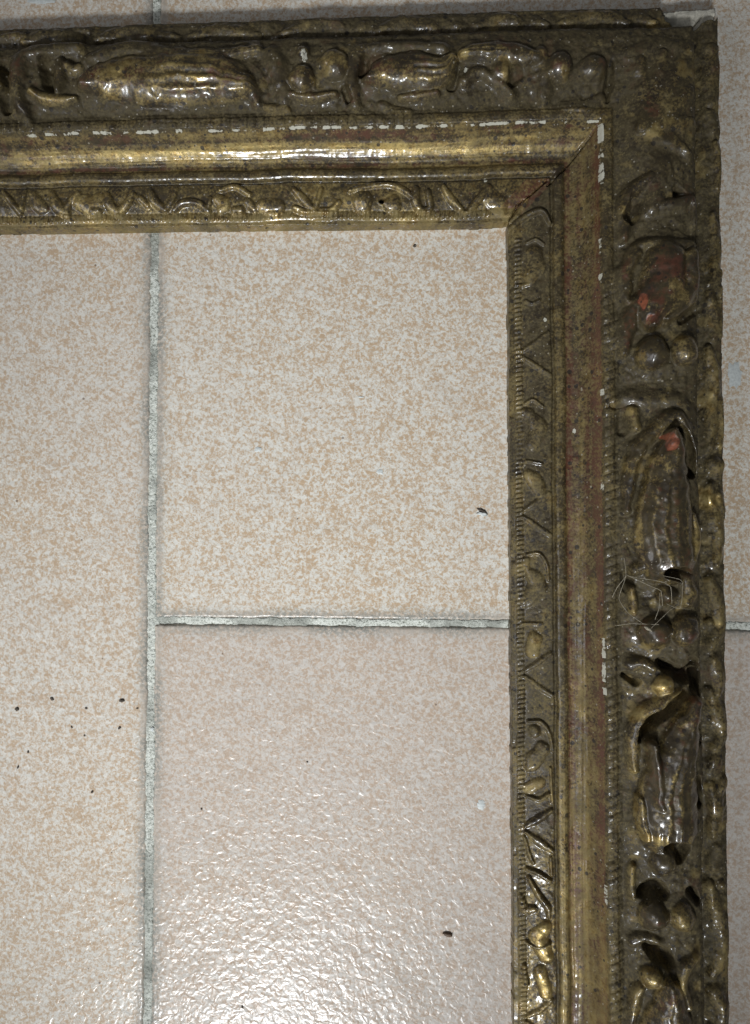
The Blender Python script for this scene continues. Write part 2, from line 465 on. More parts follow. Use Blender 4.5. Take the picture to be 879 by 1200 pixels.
# ------------------------------------------------------------------ the frame
SX, SY = 43.4, 125.0           # sight corner of the frame, mm
ORNAMENT = [
 ('corner_leaf', [(96.19, 144.29, 9.85), (98.94, 156.94, 13.79), (101.72, 172.95, 12.48)], 3.2, 0.8, 0, 0.1, 0.0),
 ('corner_leaf', [(92.99, 153.73, 2.3), (98.23, 168.34, 3.29), (101.49, 183.01, 1.97)], 6.0, 0.7, 1.0, 0.35, 0.0),
 ('corner_leaf', [(92.99, 153.73, 2.3), (101.98, 166.24, 3.61), (109.0, 178.79, 2.16)], 6.0, 0.7, 1.0, 0.35, 0.0),
 ('corner_leaf', [(92.99, 153.73, 2.3), (103.9, 161.17, 3.61), (112.83, 168.65, 2.16)], 6.0, 0.7, 1.0, 0.35, 0.0),
 ('corner_leaf', [(92.99, 153.73, 2.3), (104.17, 155.14, 3.61), (113.36, 156.6, 2.16)], 6.0, 0.7, 1.0, 0.35, 0.0),
 ('corner_leaf', [(92.99, 153.73, 2.3), (102.8, 149.16, 3.28), (110.62, 144.64, 1.96)], 6.0, 0.7, 1.0, 0.35, 0.0),
 ('corner_leaf', [(92.99, 153.73, 2.3), (94.1, 167.1, 2.96), (93.24, 180.54, 1.78)], 6.0, 0.7, 1.0, 0.35, 0.0),
 ('corner_leaf', [(89.32, 184.0, 2.64), (100.87, 187.05, 2.96), (113.0, 185.06, 2.62)], 3, 0.7, 0, 0.0, 0.0),
 ('corner_leaf', [(100.42, 140.18, 3.94), (98.7, 131.87, 3.61), (97.96, 123.54, 2.95)], 4.5, 0.6, 0, 0.2, 0.0),
 ('curled_leaf', [(96.1, 135.26, 1.97), (89.48, 129.71, 2.63), (86.45, 122.09, 2.63), (86.36, 112.07, 1.97)], 4.5, 0.6, 0, 0.1, 0.0),
 ('carve', [(91.42, 126.33, 2.3), (89.4, 120.36, 2.63)], -3, 0.6, 0, 0.0, 0.0),
 ('carve', [(105.89, 130.72, 0.98), (108.48, 127.33, 2.62)], -4, 0.6, 0, 0.0, 0.0),
 ('curled_leaf', [(101.24, 123.47, 1.97), (108.45, 124.67, 1.64), (113.37, 125.9, 1.63), (114.25, 116.56, 1.31)], 3.2, 0.6, 0, 0.0, 0.0),
 ('curled_leaf', [(87.26, 102.04, 1.64), (90.26, 106.99, 1.97), (96.84, 108.88, 1.97), (105.02, 108.74, 1.96), (113.18, 107.93, 1.96)], 3.8, 0.6, 0, 0.0, 0.0),
 ('leaf_bud', [(102.33, 101.79, 8.51), (100.93, 91.83, 9.81), (97.57, 82.9, 7.2), (95.88, 76.94, 2.95)], 7.6, 0.6, 0.5, 0.12, 0.55),
 ('leaf_bud', [(112.16, 103.29, 3.92), (112.04, 91.66, 4.24), (106.4, 83.44, 3.92), (101.45, 78.19, 1.96)], 6.4, 0.6, 0, 0.1, 0.1),
 ('curled_leaf', [(90.89, 104.98, 1.97), (86.9, 98.71, 2.96), (86.18, 92.06, 2.95), (87.44, 86.38, 1.64)], 5.2, 0.6, 0, 0.05, 0.15),
 ('curled_leaf', [(93.38, 90.28, 1.64), (89.04, 82.02, 2.95), (86.34, 73.74, 2.95), (85.95, 66.43, 1.64)], 5.2, 0.6, 0, 0.1, 0.25),
 ('curled_leaf', [(100.78, 76.54, 0.98), (106.38, 80.78, 1.31), (111.31, 84.36, 1.31), (113.95, 87.64, 1.3)], 4.8, 0.6, 0, 0.2, 0.0),
 ('carve', [(107.99, 78.76, 1.63), (113.25, 82.67, 1.63)], -2.0, 0.6, 0, 0.0, 0.0),
 ('berry', [(96.43, 65.97, 6.71)], 7.6, 0.5, 0, 0.15, 0.0),
 ('berry', [(109.17, 66.47, 6.03)], 6.2, 0.5, 0, 0.3, 0.25),
 ('carve', [(89.7, 47.13, 0.98), (82.15, 45.88, 1.31)], -1.5, 0.6, 0, 0.0, 0.0),
 ('curled_leaf', [(83.82, 48.52, 2.29), (89.72, 49.12, 2.62), (95.26, 47.07, 2.62)], 2.0, 0.7, 0, 0.0, 0.0),
 ('curled_leaf', [(97.88, 47.71, 2.29), (104.41, 47.64, 2.61), (109.59, 43.61, 2.61), (112.13, 36.98, 2.28)], 2.4, 0.7, 0, 0.0, 0.0),
 ('carve', [(85.72, 41.53, 1.64), (85.67, 35.56, 1.64)], -1.6, 0.6, 0, 0.0, 0.0),
 ('curled_leaf', [(86.37, 4.77, 1.63), (87.79, 17.33, 2.29), (90.51, 27.9, 2.62), (97.11, 35.46, 2.94), (103.7, 41.36, 2.61), (108.23, 38.0, 2.28), (110.74, 28.73, 1.95), (111.95, 19.8, 1.63)], 5.6, 0.55, 0, 0.2, 0.0),
 ('carve', [(106.57, 35.04, 1.63), (108.79, 28.74, 2.28), (110.97, 19.48, 1.95)], -6, 0.6, 0, 0.0, 0.0),
 ('curled_leaf', [(89.02, 43.82, 1.96), (89.94, 37.18, 1.96)], 3.6, 0.7, 0, 0.7, 0.0),
 ('leaf_bud', [(102.99, 35.07, 1.96), (102.93, 29.78, 5.22), (101.54, 21.2, 7.83), (100.43, 7.33, 10.76), (100.32, -4.21, 11.73), (101.52, -14.1, 10.74)], 9.6, 0.55, 1.3, 0.12, 0.35),
 ('leaf_bud', [(111.13, 2.66, 1.63), (112.66, -5.91, 2.92), (111.28, -14.14, 1.95)], 5.0, 0.6, 0, 0.5, 0.0),
 ('curled_leaf', [(85.68, 0.81, 1.63), (85.26, -9.1, 2.29), (89.1, -18.35, 2.61)], 2.2, 0.6, 0, 0.1, 0.2),
 ('curled_leaf', [(89.1, -18.35, 1.96), (94.67, -15.73, 2.28), (98.88, -18.38, 1.95)], 5, 0.6, 0, 0.3, 0.0),
 ('carve', [(100.49, -19.7, 1.63), (106.99, -20.37, 2.28), (109.56, -23.67, 1.62)], -4.5, 0.6, 0, 0.0, 0.0),
 ('berry', [(100.73, -28.26, 4.23)], 5.6, 0.5, 0, 0.1, 0.15),
 ('curled_leaf', [(108.92, -22.35, 2.6), (110.17, -27.29, 3.25), (109.49, -30.57, 2.6)], 4.5, 0.6, 0, 0.35, 0.0),
 ('carve', [(86.46, -20.66, 1.63), (87.4, -25.6, 1.96)], -3.5, 0.6, 0, 0.0, 0.0),
 ('curled_leaf', [(88.38, -25.6, 1.31), (88.66, -30.55, 1.63), (88.94, -34.83, 1.3)], 3.2, 0.7, 0, 0.6, 0.2),
 ('berry', [(96.36, -42.73, 6.51)], 7.6, 0.5, 0, 0.1, 0.2),
 ('berry', [(108.07, -42.07, 6.49)], 7.0, 0.5, 0, 0.25, 0.15),
 ('carve', [(98.85, -54.22, 1.63), (102.72, -57.17, 2.27), (108.22, -59.45, 2.59), (112.48, -55.18, 1.94)], -6, 0.6, 0, 0.0, 0.0),
 ('carve', [(112.44, -58.46, 2.27), (112.37, -65.67, 1.94)], -5, 0.6, 0, 0.0, 0.0),
 ('carve', [(85.78, -59.5, 1.3), (89.67, -61.79, 1.63)], -3.2, 0.6, 0, 0.0, 0.0),
 ('curled_leaf', [(87.78, -55.22, 1.96), (92.02, -54.56, 1.95), (95.58, -56.52, 1.63)], 3.2, 0.6, 0, 0.2, 0.0),
 ('berry', [(99.42, -63.08, 4.22)], 4.6, 0.5, 0, 0.75, 0.0),
 ('curled_leaf', [(88.37, -96.23, 1.63), (88.16, -84.11, 2.6), (91.83, -74.91, 2.93), (98.38, -69.97, 2.6), (105.56, -65.69, 1.95)], 5.0, 0.6, 0, 0.6, 0.0),
 ('carve', [(90.76, -84.09, 0.98), (93.41, -78.84, 1.95), (99.96, -73.57, 1.95), (107.18, -65.68, 1.3)], -5, 0.6, 0, 0.0, 0.0),
 ('leaf_bud', [(110.72, -68.29, 2.27), (108.72, -74.19, 4.54), (106.38, -81.4, 6.48), (103.02, -92.86, 9.4), (100.64, -104.32, 11.67), (100.51, -116.73, 11.67)], 9.6, 0.55, 1.5, 0.12, 0.2),
 ('leaf_bud', [(94.01, -84.73, 2.28), (95.55, -93.89, 3.9), (96.39, -107.62, 3.57)], 9.4, 0.8, 0, 0.1, 0.3),
 ('leaf_bud', [(89.91, -106.03, 1.95), (90.81, -114.2, 2.92), (92.36, -121.37, 1.95)], 7.2, 0.7, 0.6, 0.4, 0.0),
 ('carve', [(113.94, -69.92, 0.97), (114.18, -78.09, 1.29), (113.78, -85.28, 0.97)], -6, 0.6, 0, 0.0, 0.0),
 ('carve', [(112.99, -99.33, 0.97), (113.21, -109.12, 1.29)], -6, 0.6, 0, 0.0, 0.0),
 ('carve', [(101.09, -124.55, 2.59), (105.93, -125.15, 2.91), (104.92, -129.73, 1.94)], -4, 0.6, 0, 0.0, 0.0),
 ('berry', [(98.43, -130.77, 5.18)], 5.4, 0.5, 0, 0.1, 0.0),
 ('curled_leaf', [(87.7, -133.82, 1.3), (86.99, -140.35, 1.3), (87.59, -145.56, 1.3)], 3.2, 0.7, 0, 0.3, 0.0),
 ('carve', [(90.2, -144.23, 1.3), (95.41, -141.56, 2.92), (99.28, -143.47, 1.62)], -4.5, 0.6, 0, 0.0, 0.0),
 ('carve', [(109.64, -142.69, 1.94), (112.82, -146.55, 1.29)], -4, 0.6, 0, 0.0, 0.0),
 ('berry', [(94.67, -151.34, 6.16)], 6.8, 0.5, 0, 0.08, 0.15),
 ('berry', [(105.67, -151.84, 5.49)], 6.2, 0.5, 0, 0.5, 0.0),
 ('carve', [(93.26, -163.72, 1.94), (97.43, -166.91, 2.91), (100.96, -170.1, 1.94)], -5, 0.6, 0, 0.0, 0.0),
 ('curled_leaf', [(87.76, -162.5, 1.95), (91.67, -160.49, 1.94), (95.87, -161.4, 1.62)], 3.4, 0.6, 0, 0.1, 0.0),
 ('curled_leaf', [(110.35, -167.37, 1.61), (107.09, -170.98, 2.26), (105.41, -177.5, 1.94), (107.91, -185.56, 1.61)], 4.6, 0.6, 0, 0.6, 0.0),
 ('berry', [(93.79, -175.41, 4.53)], 5.6, 0.5, 0, 0.6, 0.0),
 ('leaf_bud', [(99.93, -175.96, 2.26), (100.52, -182.44, 5.82), (99.4, -197.05, 10.33), (99.24, -213.23, 11.29)], 8.6, 0.55, 1.3, 0.35, 0.0),
 ('curled_leaf', [(85.74, -205.4, 1.62), (86.51, -192.42, 2.27), (88.54, -182.64, 2.27), (89.87, -179.37, 1.62)], 4.8, 0.6, 0, 0.4, 0.0),
 ('berry', [(94.55, -231.11, 6.13)], 7, 0.5, 0, 0.0, 0.0),
 ('berry', [(106.16, -230.85, 6.12)], 7, 0.5, 0, 0.0, 0.0),
 ('berry', [(61.85, 179.33, 5.64)], 6.4, 0.5, 0, 0.1, 0.0),
 ('berry', [(74.42, 178.34, 5.62)], 6.4, 0.5, 0, 0.05, 0.0),
 ('carve', [(81.71, 180.84, 1.32), (81.64, 173.45, 1.65), (80.61, 168.1, 1.32)], -4, 0.6, 0, 0.0, 0.0),
 ('curled_leaf', [(54.59, 184.92, 2.32), (56.19, 176.45, 2.66), (56.12, 167.35, 1.99)], 4.2, 0.6, 0, 0.15, 0.0),
 ('curled_leaf', [(64.38, 165.14, 1.66), (72.66, 165.61, 1.98), (78.3, 168.16, 1.65)], 2.6, 0.6, 0, 0.0, 0.0),
 ('leaf_bud', [(52.25, 182.95, 2.66), (44.61, 184.5, 4.66), (34.62, 185.44, 4.34), (24.59, 185.03, 3.01)], 5.5, 0.6, 0.5, 0.1, 0.0),
 ('berry', [(38.9, 178.57, 4.33)], 5, 0.5, 0, 0.35, 0.0),
 ('curled_leaf', [(24.52, 174.88, 1.67), (30.23, 178.12, 2.0), (36.21, 175.26, 1.67), (42.84, 170.04, 1.66)], 4.2, 0.6, 0, 0.4, 0.0),
 ('carve', [(44.56, 177.42, 2.66), (42.87, 174.42, 1.66)], -4, 0.6, 0, 0.0, 0.0),
 ('carve', [(20.2, 179.05, 2.34), (19.5, 173.65, 1.67)], -4, 0.6, 0, 0.0, 0.0),
 ('leaf_bud', [(-13.42, 175.83, 2.36), (-7.34, 178.4, 5.73), (4.44, 178.77, 8.06), (14.5, 178.52, 6.03), (19.55, 181.78, 3.01)], 7.4, 0.6, 1.2, 0.15, 0.3),
 ('curled_leaf', [(-0.65, 169.41, 1.34), (6.74, 169.91, 1.68), (13.45, 170.76, 1.34)], 4.8, 0.6, 0, 0.6, 0.2),
 ('curled_leaf', [(-9.08, 167.58, 1.35), (-4.04, 165.42, 1.68), (2.68, 164.59, 1.34)], 2.6, 0.6, 0, 0.5, 0.0),
 ('curled_leaf', [(-19.19, 167.14, 2.03), (-20.17, 176.0, 2.36), (-18.1, 186.15, 2.36), (-10.66, 188.67, 2.02), (1.13, 189.04, 2.02), (16.23, 187.96, 2.01)], 4.4, 0.6, 0, 0.05, 0.0),
 ('carve', [(-14.73, 184.02, 1.69), (-15.43, 178.6, 1.69)], -4, 0.6, 0, 0.0, 0.0),
 ('berry', [(-26.91, 182.29, 6.09)], 6.2, 0.5, 0, 0.05, 0.0),
 ('carve', [(-22.88, 173.35, 1.35), (-21.55, 169.24, 1.01)], -3, 0.6, 0, 0.0, 0.0),
 ('berry', [(-40.48, 177.19, 5.43)], 6.6, 0.5, 0, 0.2, 0.2),
 ('berry', [(-39.77, 187.4, 2.72)], 5.4, 0.5, 0, 0.1, 0.0),
 ('curled_leaf', [(-44.58, 171.5, 1.36), (-36.1, 170.27, 1.69), (-26.95, 171.41, 1.35)], 4.2, 0.7, 0, 0.5, 0.2),
 ('curled_leaf', [(-52.01, 187.72, 2.72), (-48.63, 179.44, 3.06), (-47.3, 169.86, 2.38)], 4, 0.6, 0, 0.0, 0.0),
 ('leaf_bud', [(-126.86, 176.61, 4.15), (-116.49, 178.41, 8.29), (-97.53, 178.63, 10.66), (-78.66, 178.15, 10.27), (-63.29, 175.03, 5.46)], 8.2, 0.6, 1.5, 0.25, 0.35),
 ('curled_leaf', [(-126.86, 186.25, 2.08), (-117.18, 190.12, 3.11), (-109.58, 192.67, 3.8), (-100.97, 190.38, 3.1), (-90.65, 188.74, 2.4), (-75.22, 187.65, 2.05), (-58.14, 189.25, 2.05)], 4.6, 0.6, 0.6, 0.05, 0.0),
 ('curled_leaf', [(-73.51, 186.23, 1.71), (-66.69, 181.95, 2.73), (-60.9, 174.29, 2.73), (-58.19, 168.08, 1.7)], 4.6, 0.6, 0, 0.0, 0.0),
 ('curled_leaf', [(-54.79, 167.32, 1.36), (-50.71, 166.54, 2.04), (-46.29, 166.43, 1.36)], 3.4, 0.6, 0, 0.8, 0.2),
 ('curled_leaf', [(-152.53, 165.52, 1.74), (-155.33, 174.9, 2.79), (-153.96, 186.26, 3.14), (-145.96, 191.57, 3.13), (-131.03, 192.56, 2.77)], 5.6, 0.55, 0, 0.15, 0.0),
 ('carve', [(-143.52, 185.99, 2.78), (-142.47, 179.07, 2.78), (-141.42, 175.59, 1.74)], -6, 0.6, 0, 0.0, 0.0),
 ('curled_leaf', [(-137.27, 186.52, 1.74), (-137.95, 179.64, 2.08), (-138.64, 174.84, 1.39)], 5, 0.6, 0, 0.0, 0.0),
 ('curled_leaf', [(-149.76, 175.11, 1.39), (-144.19, 172.21, 2.08), (-136.56, 171.34, 2.08), (-132.05, 171.58, 1.39)], 5.2, 0.6, 0, 1.0, 0.0),
 ('curled_leaf', [(-134.49, 185.07, 1.39), (-132.06, 182.94, 2.08), (-129.63, 183.56, 1.73)], 4.6, 0.6, 0, 0.6, 0.0),
 ('carve', [(-160.93, 185.4, 2.09), (-161.25, 169.87, 2.09)], -5, 0.6, 0, 0.0, 0.0),
 ('leaf_bud', [(-194.89, 181.07, 4.92), (-179.1, 181.37, 10.51), (-166.5, 179.67, 5.59)], 7, 0.6, 1.2, 0.2, 0.0),
 ('scallop', [(125.77, 133.54, 1.35), (126.88, 142.82, 2.02), (125.29, 151.48, 1.35)], 2.8, 0.6, 0, 0.35, 0.0),
 ('scallop', [(123.29, 122.22, 1.35), (125.18, 110.14, 2.36), (123.37, 98.15, 1.35)], 2.8, 0.6, 0, 0.35, 0.0),
 ('scallop', [(121.65, 95.08, 1.35), (125.39, 97.77, 2.02), (127.43, 99.8, 1.35)], 2.8, 0.6, 0, 0.35, 0.0),
 ('scallop', [(121.61, 91.3, 1.69), (124.55, 81.99, 2.69), (123.11, 73.1, 1.68)], 2.8, 0.6, 0, 0.35, 0.0),
 ('scallop', [(127.02, 92.94, 1.35), (127.6, 84.35, 1.68), (125.82, 75.12, 1.68)], 2.8, 0.6, 0, 0.35, 0.0),
 ('scallop', [(121.05, 69.7, 1.35), (123.63, 58.71, 2.36), (122.87, 51.19, 1.35)], 2.8, 0.6, 0, 0.35, 0.0),
 ('scallop', [(124.61, 55.96, 1.35), (122.44, 41.61, 2.69), (121.31, 30.69, 1.68)], 2.8, 0.6, 0, 0.35, 0.0),
 ('scallop', [(125.87, 48.42, 1.68), (126.77, 38.16, 1.68), (125.35, 30.66, 1.34)], 2.8, 0.6, 0, 0.35, 0.0),
 ('scallop', [(123.24, 22.48, 3.02)], 2.8, 0.6, 0, 0.1, 0.0),
 ('scallop', [(126.61, 22.8, 1.68)], 2.8, 0.6, 0, 0.1, 0.0),
 ('scallop', [(120.8, 13.63, 1.68), (122.71, 4.07, 2.69), (124.95, -6.15, 2.35), (123.49, -17.03, 1.34)], 2.8, 0.6, 0, 0.35, 0.0),
 ('scallop', [(125.13, 10.88, 1.68), (127.06, 2.35, 1.68)], 2.8, 0.6, 0, 0.1, 0.0),
 ('scallop', [(120.41, -23.14, 1.68), (124.01, -31.64, 2.68), (124.91, -41.82, 2.68), (121.15, -48.95, 1.68)], 2.8, 0.6, 0, 0.35, 0.0),
 ('scallop', [(120.58, -39.45, 1.68)], 2.8, 0.6, 0, 0.1, 0.0),
 ('scallop', [(122.43, -54.37, 1.67), (124.02, -62.16, 2.68), (123.29, -67.92, 1.34)], 2.8, 0.6, 0, 0.35, 0.0),
 ('scallop', [(119.96, -66.57, 1.67), (123.54, -75.7, 2.68), (125.46, -83.46, 2.34), (122.05, -89.56, 1.67)], 2.8, 0.6, 0, 0.35, 0.0),
 ('scallop', [(122.0, -94.97, 2.67)], 2.8, 0.6, 0, 0.1, 0.0),
 ('scallop', [(119.89, -104.43, 2.01), (122.49, -111.84, 2.67), (121.03, -122.97, 2.0)], 2.8, 0.6, 0, 0.35, 0.0),
 ('scallop', [(125.92, -102.71, 1.67), (123.88, -106.43, 1.67)], 2.8, 0.6, 0, 0.1, 0.0),
 ('scallop', [(122.97, -128.68, 2.0), (120.9, -135.43, 2.34)], 2.8, 0.6, 0, 0.1, 0.0),
 ('scallop', [(119.15, -143.52, 2.0), (122.04, -153.57, 2.67), (124.95, -162.26, 2.33), (123.51, -172.35, 2.33), (119.78, -178.44, 1.67)], 2.8, 0.6, 0, 0.35, 0.0),
 ('scallop', [(124.49, -143.13, 1.67)], 2.8, 0.6, 0, 0.1, 0.0),
 ('scallop', [(121.04, -185.12, 2.66), (124.28, -193.44, 2.33), (120.85, -203.53, 2.0)], 2.8, 0.6, 0, 0.35, 0.0),
 ('scallop', [(124.34, 189.53, 2.37), (125.58, 179.11, 3.04), (123.78, 168.78, 2.03)], 2.8, 0.6, 0, 0.35, 0.0),
 ('scallop', [(128.0, 184.24, 1.69), (128.92, 175.57, 1.69)], 2.8, 0.6, 0, 0.1, 0.0),
 ('scallop', [(123.39, 163.61, 2.03), (126.02, 156.64, 2.36)], 2.8, 0.6, 0, 0.1, 0.0),
 ('scallop', [(-156.41, 199.77, 1.44), (-145.62, 203.06, 2.52), (-133.05, 200.93, 1.79)], 2.6, 0.6, 0, 0.3, 0.0),
 ('scallop', [(-167.24, 201.85, 1.44), (-160.74, 202.75, 1.8), (-156.41, 201.92, 1.44)], 2.6, 0.6, 0, 0.3, 0.0),
 ('scallop', [(-125.88, 199.67, 1.43), (-113.37, 203.97, 2.5), (-103.39, 201.92, 2.14), (-91.29, 199.46, 1.42)], 2.6, 0.6, 0, 0.3, 0.0),
 ('scallop', [(-129.47, 204.05, 1.43), (-134.13, 204.89, 1.43)], 2.6, 0.6, 0, 0.3, 0.0),
 ('scallop', [(-87.74, 199.36, 1.42), (-76.03, 203.66, 2.48), (-62.96, 200.82, 2.12), (-58.38, 198.58, 1.41)], 2.6, 0.6, 0, 0.3, 0.0),
 ('scallop', [(-51.33, 199.1, 1.41), (-41.82, 203.08, 2.11), (-30.22, 205.23, 2.45), (-24.28, 202.6, 1.4)], 2.6, 0.6, 0, 0.3, 0.0),
 ('scallop', [(-55.89, 203.82, 1.76)], 2.6, 0.6, 0, 0.3, 0.0),
 ('scallop', [(-11.01, 200.12, 1.4), (-0.53, 204.41, 2.44), (9.9, 202.37, 2.43), (15.09, 198.71, 1.39)], 2.6, 0.6, 0, 0.3, 0.0),
 ('scallop', [(-16.23, 203.08, 1.75)], 2.6, 0.6, 0, 0.3, 0.0),
 ('scallop', [(22.03, 200.63, 1.73)], 2.6, 0.6, 0, 0.3, 0.0),
 ('scallop', [(30.69, 201.8, 1.38), (39.36, 205.06, 2.42), (46.24, 203.12, 1.72)], 2.6, 0.6, 0, 0.3, 0.0),
 ('scallop', [(54.16, 203.25, 2.06), (58.27, 201.04, 1.37)], 2.6, 0.6, 0, 0.3, 0.0),
 ('scallop', [(63.42, 200.9, 1.37), (73.74, 204.8, 2.4), (84.0, 203.82, 2.39), (90.8, 200.15, 1.36)], 2.6, 0.6, 0, 0.3, 0.0),
 ('scallop', [(95.94, 202.79, 2.04), (101.03, 200.56, 1.36)], 2.6, 0.6, 0, 0.3, 0.0),
 ('scroll', [(43.19, 120.67, 1.22), (48.1, 125.16, 1.57), (56.48, 128.18, 1.22), (60.27, 122.83, 1.04)], 2.2, 0.6, 0, 0.15, 0.0),
 ('scroll', [(43.91, 124.54, 0.7), (48.83, 129.73, 0.87), (50.95, 133.57, 0.7)], 1.4, 0.6, 0, 1.0, 0.0),
 ('scroll', [(50.82, 115.6, 0.7), (54.31, 116.6, 0.7), (57.42, 114.43, 0.7)], 1, 0.6, 0, 0.15, 0.0),
 ('scroll', [(53.57, 110.98, 3.13), (53.87, 104.99, 3.83), (52.1, 100.8, 2.78)], 1.4, 0.6, 0, 0.5, 0.0),
 ('scroll', [(47.9, 97.7, 0.87), (52.79, 99.03, 1.04), (54.89, 101.81, 0.7)], 1, 0.6, 0, 0.5, 0.0),
 ('scroll', [(50.29, 91.34, 0.7), (52.72, 90.25, 0.7), (55.51, 91.26, 0.69)], 0.9, 0.6, 0, 0.15, 0.0),
 ('chevron', [(58.88, 77.88, 0.87), (53.29, 73.75, 0.97), (48.4, 70.65, 0.7)], 1.3, 0.6, 0, 0.15, 0.0),
 ('chevron', [(48.39, 68.55, 0.7), (53.92, 64.62, 0.97), (59.44, 60.7, 0.87)], 1.3, 0.6, 0, 0.15, 0.0),
 ('chevron', [(58.71, 12.15, 0.86), (53.14, 8.0, 0.97), (48.27, 4.89, 0.69)], 1.3, 0.6, 0, 0.15, 0.0),
 ('chevron', [(48.25, 2.79, 0.69), (53.77, -1.07, 0.97), (59.27, -4.92, 0.86)], 1.3, 0.6, 0, 0.15, 0.0),
 ('chevron', [(58.9, -53.21, 0.86), (53.34, -57.38, 0.97), (48.48, -60.51, 0.69)], 1.3, 0.6, 0, 0.15, 0.0),
 ('chevron', [(48.47, -62.59, 0.69), (53.96, -66.39, 0.97), (59.45, -70.18, 0.86)], 1.3, 0.6, 0, 0.15, 0.0),
 ('chevron', [(58.75, -116.47, 0.86), (53.21, -120.65, 1.45), (48.36, -123.8, 0.69)], 1.9500000000000002, 0.6, 0, 0.15, 0.0),
 ('chevron', [(48.35, -125.87, 0.69), (53.83, -129.61, 1.45), (59.3, -133.34, 0.86)], 1.9500000000000002, 0.6, 0, 0.15, 0.0),
 ('scroll', [(49.64, 49.26, 0.69), (52.77, 50.63, 0.69), (56.56, 47.79, 0.69)], 1, 0.6, 0, 0.15, 0.0),
 ('scroll', [(49.61, 45.76, 2.08), (50.99, 45.04, 2.43)], 1.3, 0.6, 0, 0.15, 0.0),
 ('scroll', [(52.71, 42.93, 2.08), (54.76, 38.36, 3.81), (52.29, 32.44, 2.77)], 1.3, 0.6, 0, 0.3, 0.0),
 ('scroll', [(49.81, 25.47, 0.62), (56.04, 24.38, 0.62)], 1.0, 0.6, 0, 0.15, 0.0),
 ('scroll', [(50.81, 19.88, 2.08), (53.55, 16.37, 3.12), (55.59, 11.47, 1.73)], 1.3, 0.6, 0, 0.6, 0.0),
 ('scroll', [(49.87, -12.9, 0.69), (54.72, -12.56, 0.69), (57.8, -17.1, 0.76), (58.44, -23.36, 0.69)], 1.1, 0.6, 0, 0.15, 0.0),
 ('scroll', [(49.51, -14.98, 1.39), (49.82, -19.16, 1.38), (53.93, -25.09, 3.8), (49.73, -32.03, 2.77)], 1.3, 0.6, 0, 0.15, 0.0),
 ('scroll', [(47.59, -41.07, 0.62), (55.54, -41.07, 0.62)], 1.0, 0.6, 0, 0.15, 0.0),
 ('scroll', [(52.73, -46.97, 2.76), (51.65, -52.87, 2.76)], 1.4, 0.6, 0, 0.9, 0.0),
 ('scroll', [(50.06, -80.94, 0.69), (54.89, -80.92, 0.83), (58.3, -85.75, 0.83), (59.62, -92.65, 0.69)], 1.4, 0.6, 0, 0.15, 0.0),
 ('scroll', [(52.45, -84.74, 2.76)], 1.7, 0.5, 0, 0.15, 0.0),
 ('scroll', [(55.49, -91.98, 3.1), (51.66, -97.19, 3.45), (49.92, -99.62, 1.72)], 1.8, 0.6, 0, 0.2, 0.0),
 ('scroll', [(49.86, -108.26, 2.41), (54.01, -105.81, 2.41)], 1.0, 0.6, 0, 1.0, 0.0),
 ('scroll', [(49.14, -111.37, 0.86), (53.96, -112.37, 0.86), (57.77, -109.92, 0.86)], 1.6, 0.6, 0, 0.15, 0.0),
 ('scroll', [(58.54, -99.57, 0.62), (59.12, -113.36, 0.62)], 1.2, 0.6, 0, 0.5, 0.0),
 ('scroll', [(47.99, -127.94, 0.69), (49.66, -134.13, 0.86), (51.36, -138.24, 0.69)], 1.4, 0.6, 0, 0.15, 0.0),
 ('scroll', [(58.25, -135.76, 0.69), (58.54, -142.64, 0.69)], 1.3, 0.6, 0, 0.15, 0.0),
 ('scroll', [(48.92, -141.03, 0.9), (53.73, -142.35, 1.03), (58.18, -145.05, 0.89)], 1.8, 0.6, 0, 0.15, 0.0),
 ('scroll', [(49.59, -144.46, 0.9), (52.98, -150.27, 1.17), (56.73, -155.38, 1.37), (57.38, -159.84, 0.69)], 2.2, 0.6, 0, 0.4, 0.0),
 ('scroll', [(46.77, -153.1, 1.38), (48.11, -157.55, 2.07), (51.56, -156.82, 1.38)], 1.8, 0.6, 0, 0.15, 0.0),
 ('scroll', [(56.32, -163.29, 2.4), (52.85, -168.49, 3.78), (56.23, -175.3, 3.09)], 2.0, 0.6, 0, 1.0, 0.0),
 ('scroll', [(48.71, -170.6, 0.69), (52.82, -171.92, 0.82), (57.64, -170.48, 0.69)], 2.6, 0.6, 0, 0.15, 0.0),
 ('scroll', [(54.12, -182.19, 2.75), (56.11, -190.73, 2.4)], 1.6, 0.6, 0, 0.9, 0.0),
 ('chevron', [(58.15, -193.09, 0.86), (53.31, -197.63, 0.96), (48.14, -201.14, 0.69)], 1.4, 0.6, 0, 0.15, 0.0),
 ('chevron', [(48.12, -202.86, 0.69), (53.93, -206.86, 0.96), (59.38, -210.86, 0.86)], 1.4, 0.6, 0, 0.15, 0.0),
 ('scroll', [(47.6, -180.58, 1.03), (48.58, -187.42, 1.37)], 1.4, 0.6, 0, 0.15, 0.0),
 ('scroll', [(-168.19, 140.39, 0.8), (-164.52, 135.62, 1.1), (-161.6, 131.59, 0.88)], 1.5, 0.55, 0, 0.1, 0.0),
 ('scroll', [(-161.6, 131.59, 0.88), (-160.14, 135.54, 0.88), (-158.69, 140.56, 0.73)], 1.4, 0.55, 0, 0.2, 0.0),
 ('scroll', [(-155.77, 139.06, 1.46), (-153.21, 134.68, 2.19), (-150.66, 133.19, 1.09)], 1.2, 0.55, 0, 0.1, 0.0),
 ('scroll', [(-147.03, 139.61, 1.09), (-145.57, 134.53, 1.82), (-141.93, 130.86, 1.45)], 1.6, 0.55, 0, 0.1, 0.0),
 ('scroll', [(-141.93, 130.86, 0.94), (-140.48, 135.16, 1.09), (-136.12, 139.39, 0.87)], 1.6, 0.55, 0, 0.2, 0.0),
